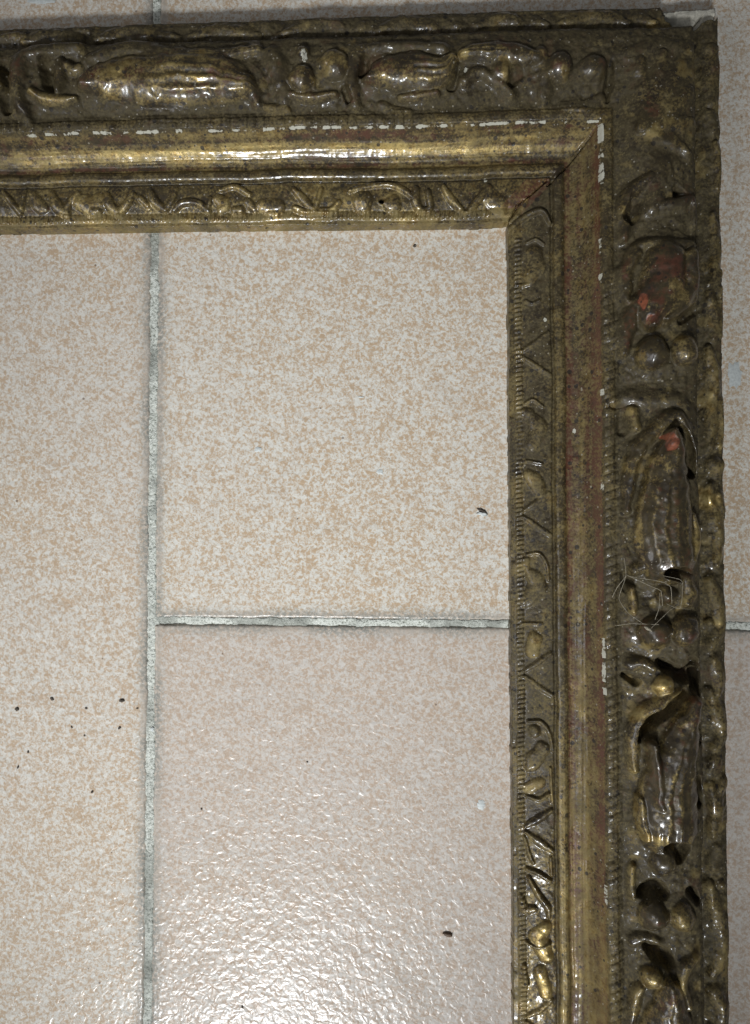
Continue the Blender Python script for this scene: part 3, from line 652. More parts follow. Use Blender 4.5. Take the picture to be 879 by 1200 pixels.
 ('scroll', [(-136.12, 135.79, 2.54), (-130.32, 134.24, 3.26), (-127.42, 137.06, 1.81)], 1.6, 0.55, 0, 0.8, 0.0),
 ('scroll', [(-130.32, 131.72, 1.45), (-128.14, 132.04, 1.09)], 1.9, 0.55, 0, 0.3, 0.0),
 ('scroll', [(-123.8, 138.43, 1.09), (-123.07, 134.1, 1.81), (-119.45, 130.8, 1.45)], 1.8, 0.55, 0, 0.4, 0.0),
 ('scroll', [(-119.45, 130.8, 1.08), (-116.2, 133.97, 1.45), (-112.95, 138.21, 1.08)], 1.8, 0.55, 0, 0.5, 0.0),
 ('scroll', [(-109.7, 136.71, 1.08), (-107.17, 133.79, 1.08)], 1, 0.55, 0, 0.3, 0.0),
 ('scroll', [(-105.73, 139.51, 1.08), (-103.57, 135.16, 1.62), (-99.97, 131.86, 0.94)], 1.6, 0.55, 0, 0.1, 0.0),
 ('scroll', [(-99.97, 131.86, 0.94), (-97.08, 135.03, 1.08), (-94.92, 140.01, 0.86)], 1.5, 0.55, 0, 0.2, 0.0),
 ('scroll', [(-96.01, 131.43, 0.86), (-92.05, 134.58, 1.22), (-85.58, 134.09, 1.22), (-81.64, 131.16, 1.08)], 1.7, 0.55, 0, 0.1, 0.0),
 ('scroll', [(-81.64, 132.23, 0.72), (-80.19, 136.14, 0.72)], 1.4, 0.55, 0, 0.1, 0.0),
 ('scroll', [(-77.33, 136.08, 1.43), (-74.82, 133.89, 2.15), (-76.26, 131.05, 1.07)], 1.3, 0.55, 0, 0.8, 0.0),
 ('scroll', [(-70.17, 130.94, 1.43), (-68.03, 131.25, 1.43)], 1.7, 0.55, 0, 0.3, 0.0),
 ('scroll', [(-76.24, 139.28, 0.72), (-69.79, 140.58, 0.93), (-64.08, 137.25, 0.86)], 1.4, 0.55, 0, 0.4, 0.0),
 ('scroll', [(-64.8, 134.41, 1.43), (-62.31, 131.86, 1.43)], 1.4, 0.55, 0, 0.2, 0.0),
 ('scroll', [(-58.38, 132.85, 2.14), (-54.1, 131.7, 2.5), (-51.24, 132.72, 1.43)], 1.6, 0.55, 0, 0.4, 0.0),
 ('scroll', [(-45.53, 139.02, 0.89), (-41.27, 134.66, 1.42), (-37.02, 130.31, 0.92)], 1.6, 0.55, 0, 0.1, 0.0),
 ('scroll', [(-37.02, 130.31, 0.85), (-35.59, 134.55, 0.92), (-33.79, 138.79, 0.71)], 1.4, 0.55, 0, 0.1, 0.0),
 ('scroll', [(-45.19, 131.53, 0.93), (-41.29, 130.39, 1.07), (-36.31, 129.94, 0.85)], 1.7, 0.55, 0, 0.3, 0.0),
 ('scroll', [(-34.18, 130.25, 1.06), (-29.92, 130.53, 1.21), (-26.72, 133.31, 0.92)], 1.5, 0.55, 0, 0.3, 0.0),
 ('scroll', [(-16.8, 133.48, 3.18)], 2.2, 0.55, 0, 0.1, 0.0),
 ('scroll', [(-4.45, 132.17, 2.82)], 1.8, 0.55, 0, 0.1, 0.0),
 ('scroll', [(-22.09, 137.84, 0.71), (-15.01, 139.48, 0.85), (-6.17, 140.37, 0.92), (0.87, 137.39, 0.92), (4.02, 134.49, 0.7)], 1.5, 0.55, 0, 0.2, 0.0),
 ('scroll', [(-9.38, 133.33, 0.71), (-6.56, 132.57, 0.71)], 1.0, 0.55, 0, 0.1, 0.0),
 ('scroll', [(5.45, 138.01, 1.06), (5.07, 133.05, 1.41), (7.51, 129.82, 1.2), (11.04, 130.81, 1.05), (10.37, 136.49, 1.05)], 1.9, 0.55, 0, 0.1, 0.0),
 ('scroll', [(16.7, 138.49, 0.91), (20.18, 133.47, 1.26), (25.06, 128.77, 0.91)], 1.8, 0.55, 0, 0.3, 0.0),
 ('scroll', [(26.82, 129.09, 0.91), (30.69, 133.26, 1.19), (35.28, 138.47, 0.91)], 1.7, 0.55, 0, 0.2, 0.0),
 ('scroll', [(35.96, 135.28, 2.45), (39.42, 130.97, 2.79)], 0.9, 0.55, 0, 0.2, 0.0)
]
CRACKS = [
[(59.15, 138.53), (64.97, 143.58), (71.15, 150.7), (76.64, 156.78)],
[(42.64, 123.52), (46.89, 131.22), (52.51, 135.0), (59.19, 140.53)],
[(116.32, 199.45), (122.23, 206.31)]]
BARE_PATCH = [(104.39, 209.98), (106.03, 201.49), (110.82, 198.55), (118.37, 198.35), (121.84, 202.11), (126.65, 202.33), (128.11, 211.41)]



def axis(segments):
    out = []
    for a, b, st in segments:
        n = max(1, int(round((b - a) / st)))
        out.append(np.linspace(a, b, n, endpoint=False))
    out.append(np.array([segments[-1][1]]))
    return np.concatenate(out)


G = 0.32
ax_x = axis([(-420, -184, 1.6), (-184, SX - 1, 0.36), (SX - 1, SX + 86.5, G)])
ax_y = axis([(-420, -226, 1.6), (-226, SY - 1, 0.36), (SY - 1, SY + 86.5, G)])
NX, NY = len(ax_x), len(ax_y)
GX, GY = np.meshgrid(ax_x, ax_y, indexing='ij')
sel = (GX > SX - 1.5) | (GY > SY - 1.5)
vid = -np.ones((NX, NY), dtype=np.int64)
vid[sel] = np.arange(sel.sum())
x = GX[sel]
y = GY[sel]

ux, uy = x - SX, y - SY
side = ux >= uy                # belongs to the side rail
# the top rail is slightly bowed and hand cut
sight_dev = np.interp(x, [-160, -50, 30, 42], [0.6, 0.2, -0.7, 0.0])
outer_dev = np.interp(x, [-160, -60, 40, 100, 126], [-2.3, -1.4, -0.3, -0.6, 0.0])
t_ = np.clip(uy / 84, 0, 1)
uy_w = uy - (sight_dev * (1 - t_) + outer_dev * t_)
uu = np.where(side, ux, uy_w)
vv = np.where(side, SY - y, SX - x)       # distance from the corner along the rail
wob = 0.35 * vnoise(vv, uu * 0.15 + 50 * side, 22, 4) + 0.16 * vnoise(vv, uu * 0.3 + 50 * side, 5, 6)
edge_keep = sstep(0.0, 2.5, uu) * (1 - sstep(80, 84, uu)) * sstep(0, 8, vv)
u = uu + wob * edge_keep + 0.12 * vnoise(vv, 0 * vv, 3.0, 12) * (1 - edge_keep)
scal = 0.35 * np.abs(np.sin(vv / 9.5 + 1.3 * vnoise(vv, 0 * vv + 7, 25, 5)))
OUT = 84.0
u_out = OUT - scal * sstep(70, 84, uu)

PU = [0.0, 1.7, 2.1, 2.6, 4.6, 5.3, 6.0, 9.0, 13.0, 16.6, 17.1, 17.7, 18.2, 19.2, 20.8, 21.8, 22.3, 23.0, 24.5, 27.0, 29.5, 31.8, 33.3, 34.2, 34.9, 35.4, 37.0, 38.8, 39.9, 41.5, 46, 52, 60, 66, 70.0, 71.8, 72.6, 73.2, 74.2, 77, 81, 84, 86]
PZ = [7.4, 7.7, 8.1, 8.3, 8.5, 8.5, 9.0, 10.2, 10.9, 11.0, 9.9, 9.8, 12.2, 13.0, 13.1, 12.6, 11.9, 11.5, 11.6, 12.8, 15.2, 18.6, 21.4, 23.2, 24.8, 25.7, 26.3, 26.0, 24.8, 24.6, 26.2, 27.9, 29.0, 28.6, 27.0, 24.8, 20.5, 17.2, 17.2, 18.8, 18.3, 16.6, 15.4]
z = np.interp(u, PU, PZ) * 0.80

# ribs of the small milled edge and of the rope-like edge
ph_s = vv / 1.92 + 0.12 * vnoise(vv, 0 * vv, 9, 21)
ribs_s = (0.5 + 0.5 * np.cos(2 * np.pi * (ph_s + 0.10 * (u - 3.5)))) ** 0.8
m_s = sstep(2.1, 2.7, u) * (1 - sstep(4.7, 5.6, u)) * sstep(5, 8, vv)
z += 0.75 * ribs_s * m_s * (0.7 + 0.5 * vnoise(vv, u, 12, 22))
ph_r = vv / 3.62 + 0.25 * vnoise(vv, 0 * vv, 14, 23) + 0.10 * np.where(side, 1, 0) * (u - 37)
fr = ph_r - np.floor(ph_r)
ribs_r = np.sqrt(np.clip(1 - (2 * fr - 1) ** 2, 0, 1))
m_r = sstep(34.6, 35.5, u) * (1 - sstep(40.2, 41.4, u)) * sstep(26, 40, vv)
z += m_r * (0.95 * ribs_r * (0.7 + 0.5 * vnoise(vv, u, 5, 24)) - 0.25 + 0.12 * vnoise(vv, u, 0.9, 25))
rib_on = (m_r > 0.5) & (ribs_r > 0.45)

# ---- carved ornament, laid on the profile
A = np.zeros_like(z)
sub = np.zeros(len(z), dtype=np.int32)        # id of the ornament piece
gold = np.zeros_like(z)
red = np.zeros_like(z)
SUBS = [None]


def catmull(pts, n=8):
    p = np.array(pts, dtype=float)
    if len(p) == 1:
        return p
    q = np.vstack([2 * p[0] - p[1], p, 2 * p[-1] - p[-2]])
    out = []
    for i in range(1, len(q) - 2):
        t = np.linspace(0, 1, n, endpoint=False)[:, None]
        a, b, c, d = q[i - 1], q[i], q[i + 1], q[i + 2]
        out.append(0.5 * ((2 * b) + (c - a) * t + (2 * a - 5 * b + 4 * c - d) * t * t + (3 * b - a - 3 * c + d) * t ** 3))
    out.append(p[-1:])
    return np.vstack(out)


def stroke(pts, h, power, stria, g, r, name):
    global A
    c = catmull(pts)
    c[:, 2] = np.maximum(c[:, 2], 0.3)
    rm = c[:, 2].max() + 1.6
    bb = np.nonzero((x > c[:, 0].min() - rm) & (x < c[:, 0].max() + rm) & (y > c[:, 1].min() - rm) & (y < c[:, 1].max() + rm))[0]
    if len(bb) == 0:
        return
    soft = min(1.0, 0.25 * c[:, 2].mean()) if name != 'crack' else 0.0
    px = x[bb] + soft * 0.6 * vnoise(x[bb], y[bb], 3.4, 40)
    py = y[bb] + soft * 0.6 * vnoise(x[bb], y[bb], 3.4, 41)
    best = np.full(len(bb), 1e9)
    lat = np.zeros(len(bb))
    along = np.zeros(len(bb))
    if len(c) == 1:
        best = np.hypot(px - c[0, 0], py - c[0, 1]) / c[0, 2]
        rad = np.full(len(bb), c[0, 2])
    else:
        rad = np.ones(len(bb))
        seg = len(c) - 1
        for i in range(seg):
            ax, ay, ar = c[i]
            bx, by, br = c[i + 1]
            dx, dy = bx - ax, by - ay
            L2 = dx * dx + dy * dy + 1e-9
            t = np.clip(((px - ax) * dx + (py - ay) * dy) / L2, 0, 1)
            d = np.hypot(px - ax - t * dx, py - ay - t * dy)
            rr = ar + (br - ar) * t
            q = d / rr
            m = q < best
            best[m] = q[m]
            rad[m] = rr[m]
            lat[m] = (((px - ax) * dy - (py - ay) * dx) / math.sqrt(L2) / rr)[m]
            along[m] = ((i + t) / seg)[m]
    q = best
    if h < 0:
        dep = h * 1.1 * np.clip(1 - q * q, 0, 1) ** 1.3
        w_ = 1 - sstep(0.55, 1.0, q)
        A[bb] = A[bb] * (1 - 0.75 * w_) + dep
        return
    inside = q < 1
    hh = np.where(inside, h * np.clip(1 - q * q, 0, 1) ** power, -(q - 1) * rad * 2.0)
    if stria:
        gl = 0.19 * stria * np.sin(lat * 17 + 0.5 * np.sin(along * 6) + 0.6 * vnoise(px, py, 8, 44)) * sstep(0.3, 0.65, along) * np.clip(1 - q, 0, 0.5) * 2 * (0.6 + 0.6 * vnoise(px, py, 7, 45))
        gl += -0.25 * stria * np.exp(-(lat / 0.10) ** 2) * sstep(0.2, 0.5, along) * (1 - q.clip(0, 1))
        hh = hh + gl * inside
    old = A[bb]
    k = min(1.6, 0.6 * h) if name not in ('scroll', 'chevron') else min(0.7, 0.5 * h)
    dlt = np.clip(1 - np.abs(old - hh) / k, 0, 1)
    new = np.maximum(old, hh) + k * 0.25 * dlt * dlt
    win = inside & (hh > old) & (q < 0.97)
    A[bb] = new
    sid = len(SUBS)
    SUBS.append(name)
    sub[bb[win]] = sid
    fade = np.clip(1.25 - q, 0, 1)
    if stria:
        rid = np.clip(np.sin(lat * 17 + 0.5 * np.sin(along * 6) + 0.6 * vnoise(px, py, 8, 44)), 0, 1) * sstep(0.35, 0.7, along)
        g = g + 0.38 * rid + 0.25 * np.exp(-((along - 0.25) / 0.12) ** 2)
    gold[bb] = np.where(win, g * (0.55 + 0.45 * fade), gold[bb])
    red[bb] = np.where(win, r * fade, red[bb])


# broad soft mounds first, so that the leaves grow out of the ground
for name, pts, h, power, stria, g, r in ORNAMENT:
    if pts[0][1] > 150:
        h *= 0.72
    if h > 0 and name not in ('scroll', 'chevron'):
        stroke([(a, b, c * 1.4 + 1.0) for a, b, c in pts], h * 0.36, 1.3, 0, 0, 0, None)
sub[:] = 0
SUBS[:] = [None]
for name, pts, h, power, stria, g, r in ORNAMENT:
    if pts[0][1] > 150:
        h *= 0.72
    if name in ('curled_leaf', 'scallop'):
        pts = [(a, b, c * 1.3) for a, b, c in pts]
        h, power = h * 0.82, 0.8
        g *= 0.6
    if name == 'corner_leaf':
        stria = 0
        h, power, g = h * 0.62, 0.9, g * 0.4
        pts = [(a, b, c * 1.25) for a, b, c in pts]
    if name == 'carve':
        pts = [(a, b, c * 1.35) for a, b, c in pts]
    if name == 'leaf_bud':
        r *= 0.45
        h *= 0.98
    if name == 'chevron':
        h, power = h * 0.8, 0.8
        pts = [(a, b, c * 1.2) for a, b, c in pts]
    if name in ('scroll', 'chevron'):
        h *= 0.85
        g = min(g, 0.9) * 0.5
    if name in ('scroll', 'chevron') and pts[0][1] > 124:
        pts = [(a, b, c * 1.35) for a, b, c in pts]
        g *= 0.7
    stroke(pts, h, power, stria, g, r, name)

z += A
# soft lumpy gesso and dents
band = sstep(40, 43, u) * (1 - sstep(83, 84.5, u))
lump = 0.55 * fbm(x, y, 7.0, 60, 3) + 0.22 * vnoise(x, y, 1.7, 66)
z += band * lump * np.where(sub > 0, 0.55, 1.3)
z += (1 - band) * 0.10 * fbm(x, y, 2.0, 70, 2) * sstep(0.5, 3, u)
cove = sstep(22, 23, u) * (1 - sstep(34, 34.8, u))
fil = sstep(17.8, 18.5, u) * (1 - sstep(21.5, 22.3, u))
z += (u > 5.8) * (u < 16.8) * side * 0.35 * sstep(180, 300, vv) * fbm(x, y, 3.2, 72, 3)
z += cove * 0.10 * vnoise(u * 2.2, vv * 0.06 + 30 * side, 1.0, 73)
# outer strip of leaf work that runs on between the drawn lobes
om = sstep(74, 75.5, u) * (1 - sstep(82.5, 84.3, u))
z += om * 0.55 * fbm(x, y, 5.5, 77, 3)
# knocks along the bare sight edge
z -= sstep(0.55, 0.9, vnoise(vv, 0 * vv, 4.0, 90)) * 0.35 * (u < 1.9) * (u > 0)

# broken corner of the outer strip, and mitre cracks
poly = np.array(BARE_PATCH)


def in_poly(px, py, P):
    ins = np.zeros(len(px), dtype=bool)
    j = len(P) - 1
    for i in range(len(P)):
        xi, yi = P[i]
        xj, yj = P[j]
        c = ((yi > py) != (yj > py)) & (px < (xj - xi) * (py - yi) / (yj - yi + 1e-12) + xi)
        ins ^= c
        j = i
    return ins


bare = in_poly(x + 1.1 * vnoise(x, y, 3.2, 95), y + 0.9 * vnoise(x, y, 2.6, 96), poly)
bare &= uu > 70
z = np.where(bare, 10.0 + 0.6 * fbm(x, y, 4.0, 97, 3) + 0.9 * (vnoise(x, y, 6.0, 98) > 0.15), z)
sub[bare] = 0
crack_d = np.full(len(z), 1e9)
for cr in CRACKS:
    for (x0, y0), (x1, y1) in zip(cr[:-1], cr[1:]):
        L2 = (x1 - x0) ** 2 + (y1 - y0) ** 2
        jx = x + 0.35 * vnoise(x, y, 2.5, 99)
        t = np.clip(((jx - x0) * (x1 - x0) + (y - y0) * (y1 - y0)) / L2, 0, 1)
        crack_d = np.minimum(crack_d, np.hypot(jx - x0 - t * (x1 - x0), y - y0 - t * (y1 - y0)))
in_crack = crack_d < 0.27
z = np.where(in_crack, z - 1.6, z)

# ---- wear masks; the top band also carries painted shade
slope_n = fbm(vv, u * 2.0 + 90 * side, 16, 110, 3)
streak = vnoise(u * 1.6 + 40 * side, vv * 0.05, 1.0, 112)
streak2 = 0.6 * vnoise(u * 1.15 + 40 * side, vv * 0.02, 1.0, 113) + 0.6 * vnoise(u * 0.5 + 40 * side, vv * 0.03, 1.0, 114)
G_ = 0.20 + 0.30 * slope_n
top_rail = ~side
zone_gold = np.select([u < 2.0, u < 5.5, u < 17.4, u < 22.2, u < 34.8, u < 39.9, u < 73], [0.22, 0.24, 0.16, 0.20, 0.26, 0.22, 0.08], 0.16)
G_ = zone_gold + 0.20 * slope_n
G_ += cove * (0.12 * streak + 0.34 * streak2 + 0.30 * np.exp(-((u - 29) / 2.2) ** 2)) * np.where(top_rail, 0.9, 0.40 + 0.45 * sstep(210, 310, vv))
G_ += fil * 0.22 * np.where(top_rail, 0.2, sstep(150, 280, vv))
G_ += 0.20 * sstep(190, 330, vv) * side * (u < 40) + 0.10 * top_rail * (u < 17) + 0.18 * top_rail * (u < 5.6)
G_ += 0.04 + 0.03 * (side & (band > 0.5)) * sstep(40, 130, vv)
G_ = np.maximum(G_, 0) + gold
patch_g = sstep(0.25, 0.6, fbm(x, y, 8, 118, 3)) * 0.5
G_ += patch_g * band
hi = sstep(3.0, 7.0, A) * band
Rd = 0.10 + red + 0.25 * sstep(0.1, 0.6, fbm(x, y, 14, 120, 3)) * band
Rd += cove * np.where(side, 0.31 + 0.34 * sstep(2.8, 5.2, np.abs(u - 28.6)) + 0.18 * slope_n, 0.12 + 0.15 * sstep(3.5, 5, np.abs(u - 28.6)))
Rd += cove * (-0.25) * streak2
Rd += np.exp(-((u - 34.0) / 0.7) ** 2) * 0.45 * side
mit = (np.abs(ux - uy) < 9) & (u > 5) & (u < 17)
Rd += mit * 0.5 * (ux < uy + 3)
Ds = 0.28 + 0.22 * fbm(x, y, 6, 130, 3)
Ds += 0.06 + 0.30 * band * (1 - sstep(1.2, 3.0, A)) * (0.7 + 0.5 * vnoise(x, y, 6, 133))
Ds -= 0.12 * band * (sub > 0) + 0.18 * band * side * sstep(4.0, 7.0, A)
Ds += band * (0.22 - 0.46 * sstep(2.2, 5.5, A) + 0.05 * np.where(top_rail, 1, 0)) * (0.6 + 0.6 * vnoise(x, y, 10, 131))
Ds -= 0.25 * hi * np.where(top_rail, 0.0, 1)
Ds -= 0.02 * band * top_rail
G_ -= 0.08 * band * top_rail + 0.05 * band  # less gold on the top band: its shade is put into the colour
Rd += 0.03 * band * top_rail
Ds += 0.25 * (m_r > 0.3)
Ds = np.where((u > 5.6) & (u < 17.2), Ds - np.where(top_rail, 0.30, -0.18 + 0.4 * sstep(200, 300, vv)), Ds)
G_ -= 0.20 * hi * side + 0.05 * hi
Ds += sstep(39.0, 40.0, u) * (1 - sstep(41.5, 43, u)) * 0.35
Ds += (u > 17.0) * (u < 17.9) * 0.2
Ds = np.where(u < 5.5, Ds + 0.12, Ds)
Ds = Ds - 0.06 * cove * top_rail + 0.12 * cove * side
# lost gilding along the inner side of the rope edge: white gesso
Wt = np.zeros_like(z)
chip_side = [((79.42, 158.19)[1], (79.21, 134.03)[1]), ((79.02, 112.63)[1], (78.92, 101.1)[1]), ((78.9, 98.72)[1], (78.87, 95.33)[1]), ((78.5, 53.06)[1], (78.48, 50.36)[1]), ((78.19, 17.67)[1], (78.14, 11.95)[1]), ((77.65, -45.41)[1], (77.58, -53.44)[1]), ((77.56, -54.78)[1], (77.49, -62.8)[1]), ((77.48, -64.8)[1], (77.45, -67.81)[1]), ((76.88, -133.4)[1], (76.83, -139.38)[1]), ((76.8, -142.03)[1], (76.73, -149.99)[1])]
chip_top = [((-153.51, 162.49)[0], (-149.27, 162.39)[0]), ((-145.74, 162.31)[0], (-140.81, 162.2)[0]), ((-137.99, 162.14)[0], (-131.66, 161.99)[0]), ((-126.04, 161.86)[0], (-118.32, 161.69)[0]), ((-116.92, 161.65)[0], (-95.25, 161.16)[0]), ((-92.11, 161.09)[0], (-88.98, 161.02)[0]), ((-82.71, 160.87)[0], (-72.29, 160.64)[0]), ((-70.21, 160.59)[0], (-59.13, 160.33)[0]), ((-56.37, 160.27)[0], (-34.3, 159.77)[0]), ((-32.24, 159.72)[0], (-24.69, 159.55)[0]), ((-21.94, 159.48)[0], (56.9, 157.68)[0]), ((64.31, 157.51)[0], (66.32, 157.47)[0]), ((73.04, 157.31)[0], (77.73, 157.21)[0])]
for a_, b_ in chip_side:
    m = side & (y < a_) & (y > b_)
    wd = 1.2 if a_ > 130 else 0.35
    Wt = np.maximum(Wt, m * sstep(33.9, 34.4, u) * (1 - sstep(34.6 + wd, 35.1 + wd, u)))
for a_, b_ in chip_top:
    m = top_rail & (x > a_) & (x < b_)
    Wt = np.maximum(Wt, m * sstep(34.2, 34.5, u) * (1 - sstep(34.9, 35.3, u)))
Wt *= (0.60 + 0.42 * ribs_r) * (0.75 + 0.6 * vnoise(vv, 0 * vv + 3, 3.0, 140) + 0.25 * vnoise(vv, u, 1.2, 141))
W_dots = [(57.88, 83.35), (42.89, -38.05), (69.2, 37.42), (19.48, 123.59), (33.85, 141.37)]
for (wx, wyy) in W_dots:
    Wt = np.maximum(Wt, 0.9 * (np.hypot(x - wx, (y - wyy) * 0.8) < 0.75))
Wb = [((-38.93, 185.71), 1.9), ((24.92, 179.34), 1.2), ((101.86, 182.2), 0)]
for (wx, wyy), rr_ in Wb:
    if rr_:
        Wt = np.maximum(Wt, 0.72 * (np.hypot((x - wx) * 1.6, y - wyy) < rr_))
CH = [((101.0, 30.19), 2.6, 3.6), ((92.52, 84.59), 1.6, 4.2), ((94.39, 78.35), 1.6, 2.2)]
CHIP = np.zeros_like(z)
for (wx, wyy), ra, rb in CH:
    q = np.hypot((x - wx) / ra, (y - wyy) / rb) + 0.5 * vnoise(x, y, 2.2, 150)
    CHIP = np.maximum(CHIP, 1 - sstep(0.7, 1.1, q))
z -= 0.25 * CHIP

Rd = np.minimum(Rd, 0.85)
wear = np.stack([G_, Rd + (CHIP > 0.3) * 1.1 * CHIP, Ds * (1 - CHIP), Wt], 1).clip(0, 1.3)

# ---- shape the outline and the faces
inside = (u >= 0) & (uu <= u_out)
ends = (x < -419) | (y < -419)
zf = np.where(inside & ~ends, z, -0.3)
co = np.stack([x, y, zf], 1)
q = np.stack([vid[:-1, :-1], vid[1:, :-1], vid[1:, 1:], vid[:-1, 1:]], -1).reshape(-1, 4)
q = q[(q >= 0).all(1)]
q = q[(zf[q] > 0).any(1)]
# normals of the whole surface, shared by all pieces so that no seam shows
a_ = co[q[:, 2]] - co[q[:, 0]]
b_ = co[q[:, 3]] - co[q[:, 1]]
fn = np.cross(a_, b_)
vn = np.zeros_like(co)
wgt = np.linalg.norm(fn, axis=1, keepdims=True) + 1e-12
fnn = fn / np.sqrt(wgt)
for k in range(4):
    for c3 in range(3):
        vn[:, c3] += np.bincount(q[:, k], weights=fnn[:, c3], minlength=len(co))
vn /= np.linalg.norm(vn, axis=1, keepdims=True) + 1e-12
co *= MM

ZN = ['sight_edge', 'scroll_band', 'fillet', 'cove', 'rope_edge', 'carved_band', 'outer_moulding', 'bare_patch']
zone = np.digitize(u, [5.6, 17.5, 22.2, 34.7, 41.2, 73.2])
zone = np.where(bare, 7, zone)
rib_id = np.where(rib_on & (zone == 4), np.floor(ph_r).astype(np.int64) + 200, -1)
fz = zone[q].max(1)
f_side = side[q[:, 0]] | (fz == 7)
fsub = np.where((sub[q] == sub[q[:, :1]]).all(1), sub[q[:, 0]], 0)
home = np.array([-1] + [{'scroll': 1, 'chevron': 1, 'scallop': 6}.get(n, 5) for n in SUBS[1:]])
fsub = np.where(home[fsub] == fz, fsub, 0)
frib = np.where((rib_id[q] == rib_id[q[:, :1]]).all(1), rib_id[q[:, 0]], -1)
far = (x[q[:, 0]] < -184) | (y[q[:, 0]] < -226)
frib = np.where((fz == 4) & ~far, frib, -1)
key = fz * 2 + f_side
key = key * 100000 + np.where(frib >= 0, 50000 + frib, fsub)

frame = bpy.data.objects.new('picture_frame', None)
frame.location = (SX * MM, SY * MM, 0)
COL.objects.link(frame)
frame['label'] = 'old carved picture frame corner in tarnished gilding lying on the speckled tiles'
frame['category'] = 'picture frame'


def piece(name, mask, parent, label=None):
    qq = q[mask]
    used, inv = np.unique(qq, return_inverse=True)
    ff = inv.reshape(-1, 4)
    c = co[used].copy()
    org = c.mean(0) if name in ('berry', 'leaf_bud', 'curled_leaf', 'rib', 'scroll', 'chevron', 'scallop') else np.array([SX * MM, SY * MM, 0])
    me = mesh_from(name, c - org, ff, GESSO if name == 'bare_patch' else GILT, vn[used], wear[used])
    o = link(name, me, parent, label)
    base = np.array(parent.location) if parent is frame else parent['_org']
    o.location = org - np.array(base)
    return o, org


order = np.argsort(key, kind='stable')
ks, st = np.unique(key[order], return_index=True)
groups = {int(k): order[s:e] for k, s, e in zip(ks, st, list(st[1:]) + [len(order)])}
ORG = {}
NOTE = {(5, 0): 'top rail band with dusty leaves coloured darker for shade', (5, 1): 'side rail band of glossy buds and paired berries',
        (3, 0): 'yellow gold hollow of the top rail', (3, 1): 'red brown hollow of the side rail', (7, 1): 'pale bare patch where the outer corner is broken off'}
parents = {}
for k in sorted(groups):
    zn, rest = divmod(k, 100000)
    zi, sd = divmod(zn, 2)
    if rest == 0:
        m = groups[k]
        used_name = ZN[zi]
        o, org = piece(used_name, m, frame, NOTE.get((zi, sd)))
        parents[zn] = (o, org)
for k in sorted(groups):
    zn, rest = divmod(k, 100000)
    if rest == 0 or zn not in parents:
        continue
    m = groups[k]
    if rest >= 50000:
        nm = 'rib'
    else:
        nm = SUBS[rest]
    if len(m) < 30:
        continue
    par, porg = parents[zn]
    qq = q[m]
    used, inv = np.unique(qq, return_inverse=True)
    c = co[used]
    org = c.mean(0)
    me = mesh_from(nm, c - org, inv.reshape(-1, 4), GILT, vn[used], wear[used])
    o = link(nm, me, par)
    o.location = org - porg

# underside so that the frame is a closed body
def slab(name, x0, x1, y0, y1, z0, z1, mat, parent):
    v = np.array([(a, b, c) for a in (x0, x1) for b in (y0, y1) for c in (z0, z1)]) * MM
    f = np.array([(0, 1, 3, 2), (4, 6, 7, 5), (0, 4, 5, 1), (2, 3, 7, 6), (0, 2, 6, 4), (1, 5, 7, 3)])
    me = mesh_from(name, v, f, mat, smooth=False)
    o = link(name, me, parent)
    o.location = -np.array(parent.location)
    return o


# ------------------------------------------------------------------ small things on the floor and frame
def blob(name, px, py, z0, rx, ry, rz, ang, mat, seed, parent=None, rough=0.25, **kw):
    rnd = random.Random(seed)
    nu, nv = 12, 7
    vs = []
    for j in range(nv + 1):
        th = math.pi * j / nv
        for i in range(nu):
            ph = 2 * math.pi * i / nu
            k = 1 + rough * (rnd.random() - 0.5) * 2 * math.sin(th)
            a, b, c = rx * k * math.sin(th) * math.cos(ph), ry * k * math.sin(th) * math.sin(ph), rz * k * math.cos(th)
            vs.append((a * math.cos(ang) - b * math.sin(ang), a * math.sin(ang) + b * math.cos(ang), c))
    fs = [(j * nu + i, (j + 1) * nu + i, (j + 1) * nu + (i + 1) % nu, j * nu + (i + 1) % nu) for j in range(nv) for i in range(nu)]
    me = mesh_from(name, np.array(vs) * MM, np.array(fs), mat)
    o = link(name, me, parent, **kw)
    o.location = (px * MM, py * MM, (z0 + rz * 0.6) * MM)
    return o


crumbs = [
    ((-120.86, -74.8), 1.35, 'largest black dirt crumb on the left tile, close to the upright joint'),
    ((-121.96, -86.39), 0.85, 'black dirt crumb just below the largest one near the upright joint'),
    ((-137.07, -89.73), 0.55, 'smallest black crumb low in the middle of the left tile, right of the faint scratch'),
    ((-142.61, -86.12), 0.7, 'thin dark crumb a little left of the one below the largest crumb'),
    ((-151.13, -74.17), 0.95, 'dark round crumb upper middle of the left tile'),
    ((-166.33, -78.59), 1.05, 'dark crumb nearest the left edge of the picture'),
    ((-165.92, -103.31), 0.85, 'dark slanted crumb at left, lowest of the crumbs near the picture edge'),
    ((-161.48, -96.75), 0.7, 'pale brown crumb between the two dark crumbs at the left edge'),
    ((-136.34, -78.12), 0.65, 'small grey crumb left of the largest crumb'),
    ((-114.24, -78.04), 0.7, 'greenish grey crumb touching the upright joint'),
    ((-133.74, -113.6), 0.7, 'dark crumb lowest on the left tile below the cluster'),
    ((-86.83, -120.45), 0.55, 'lone brown speck right of the upright joint'),
    ((-69.55, -203.31), 0.75, 'black speck in the bright glare near the bottom edge'),
    ((-41.76, -100.38), 0.5, 'tiny brown speck in the middle of the lower right tile'),
    ((4.74, 117.73), 0.8, 'brown crumb just under the top rail of the frame'),
]
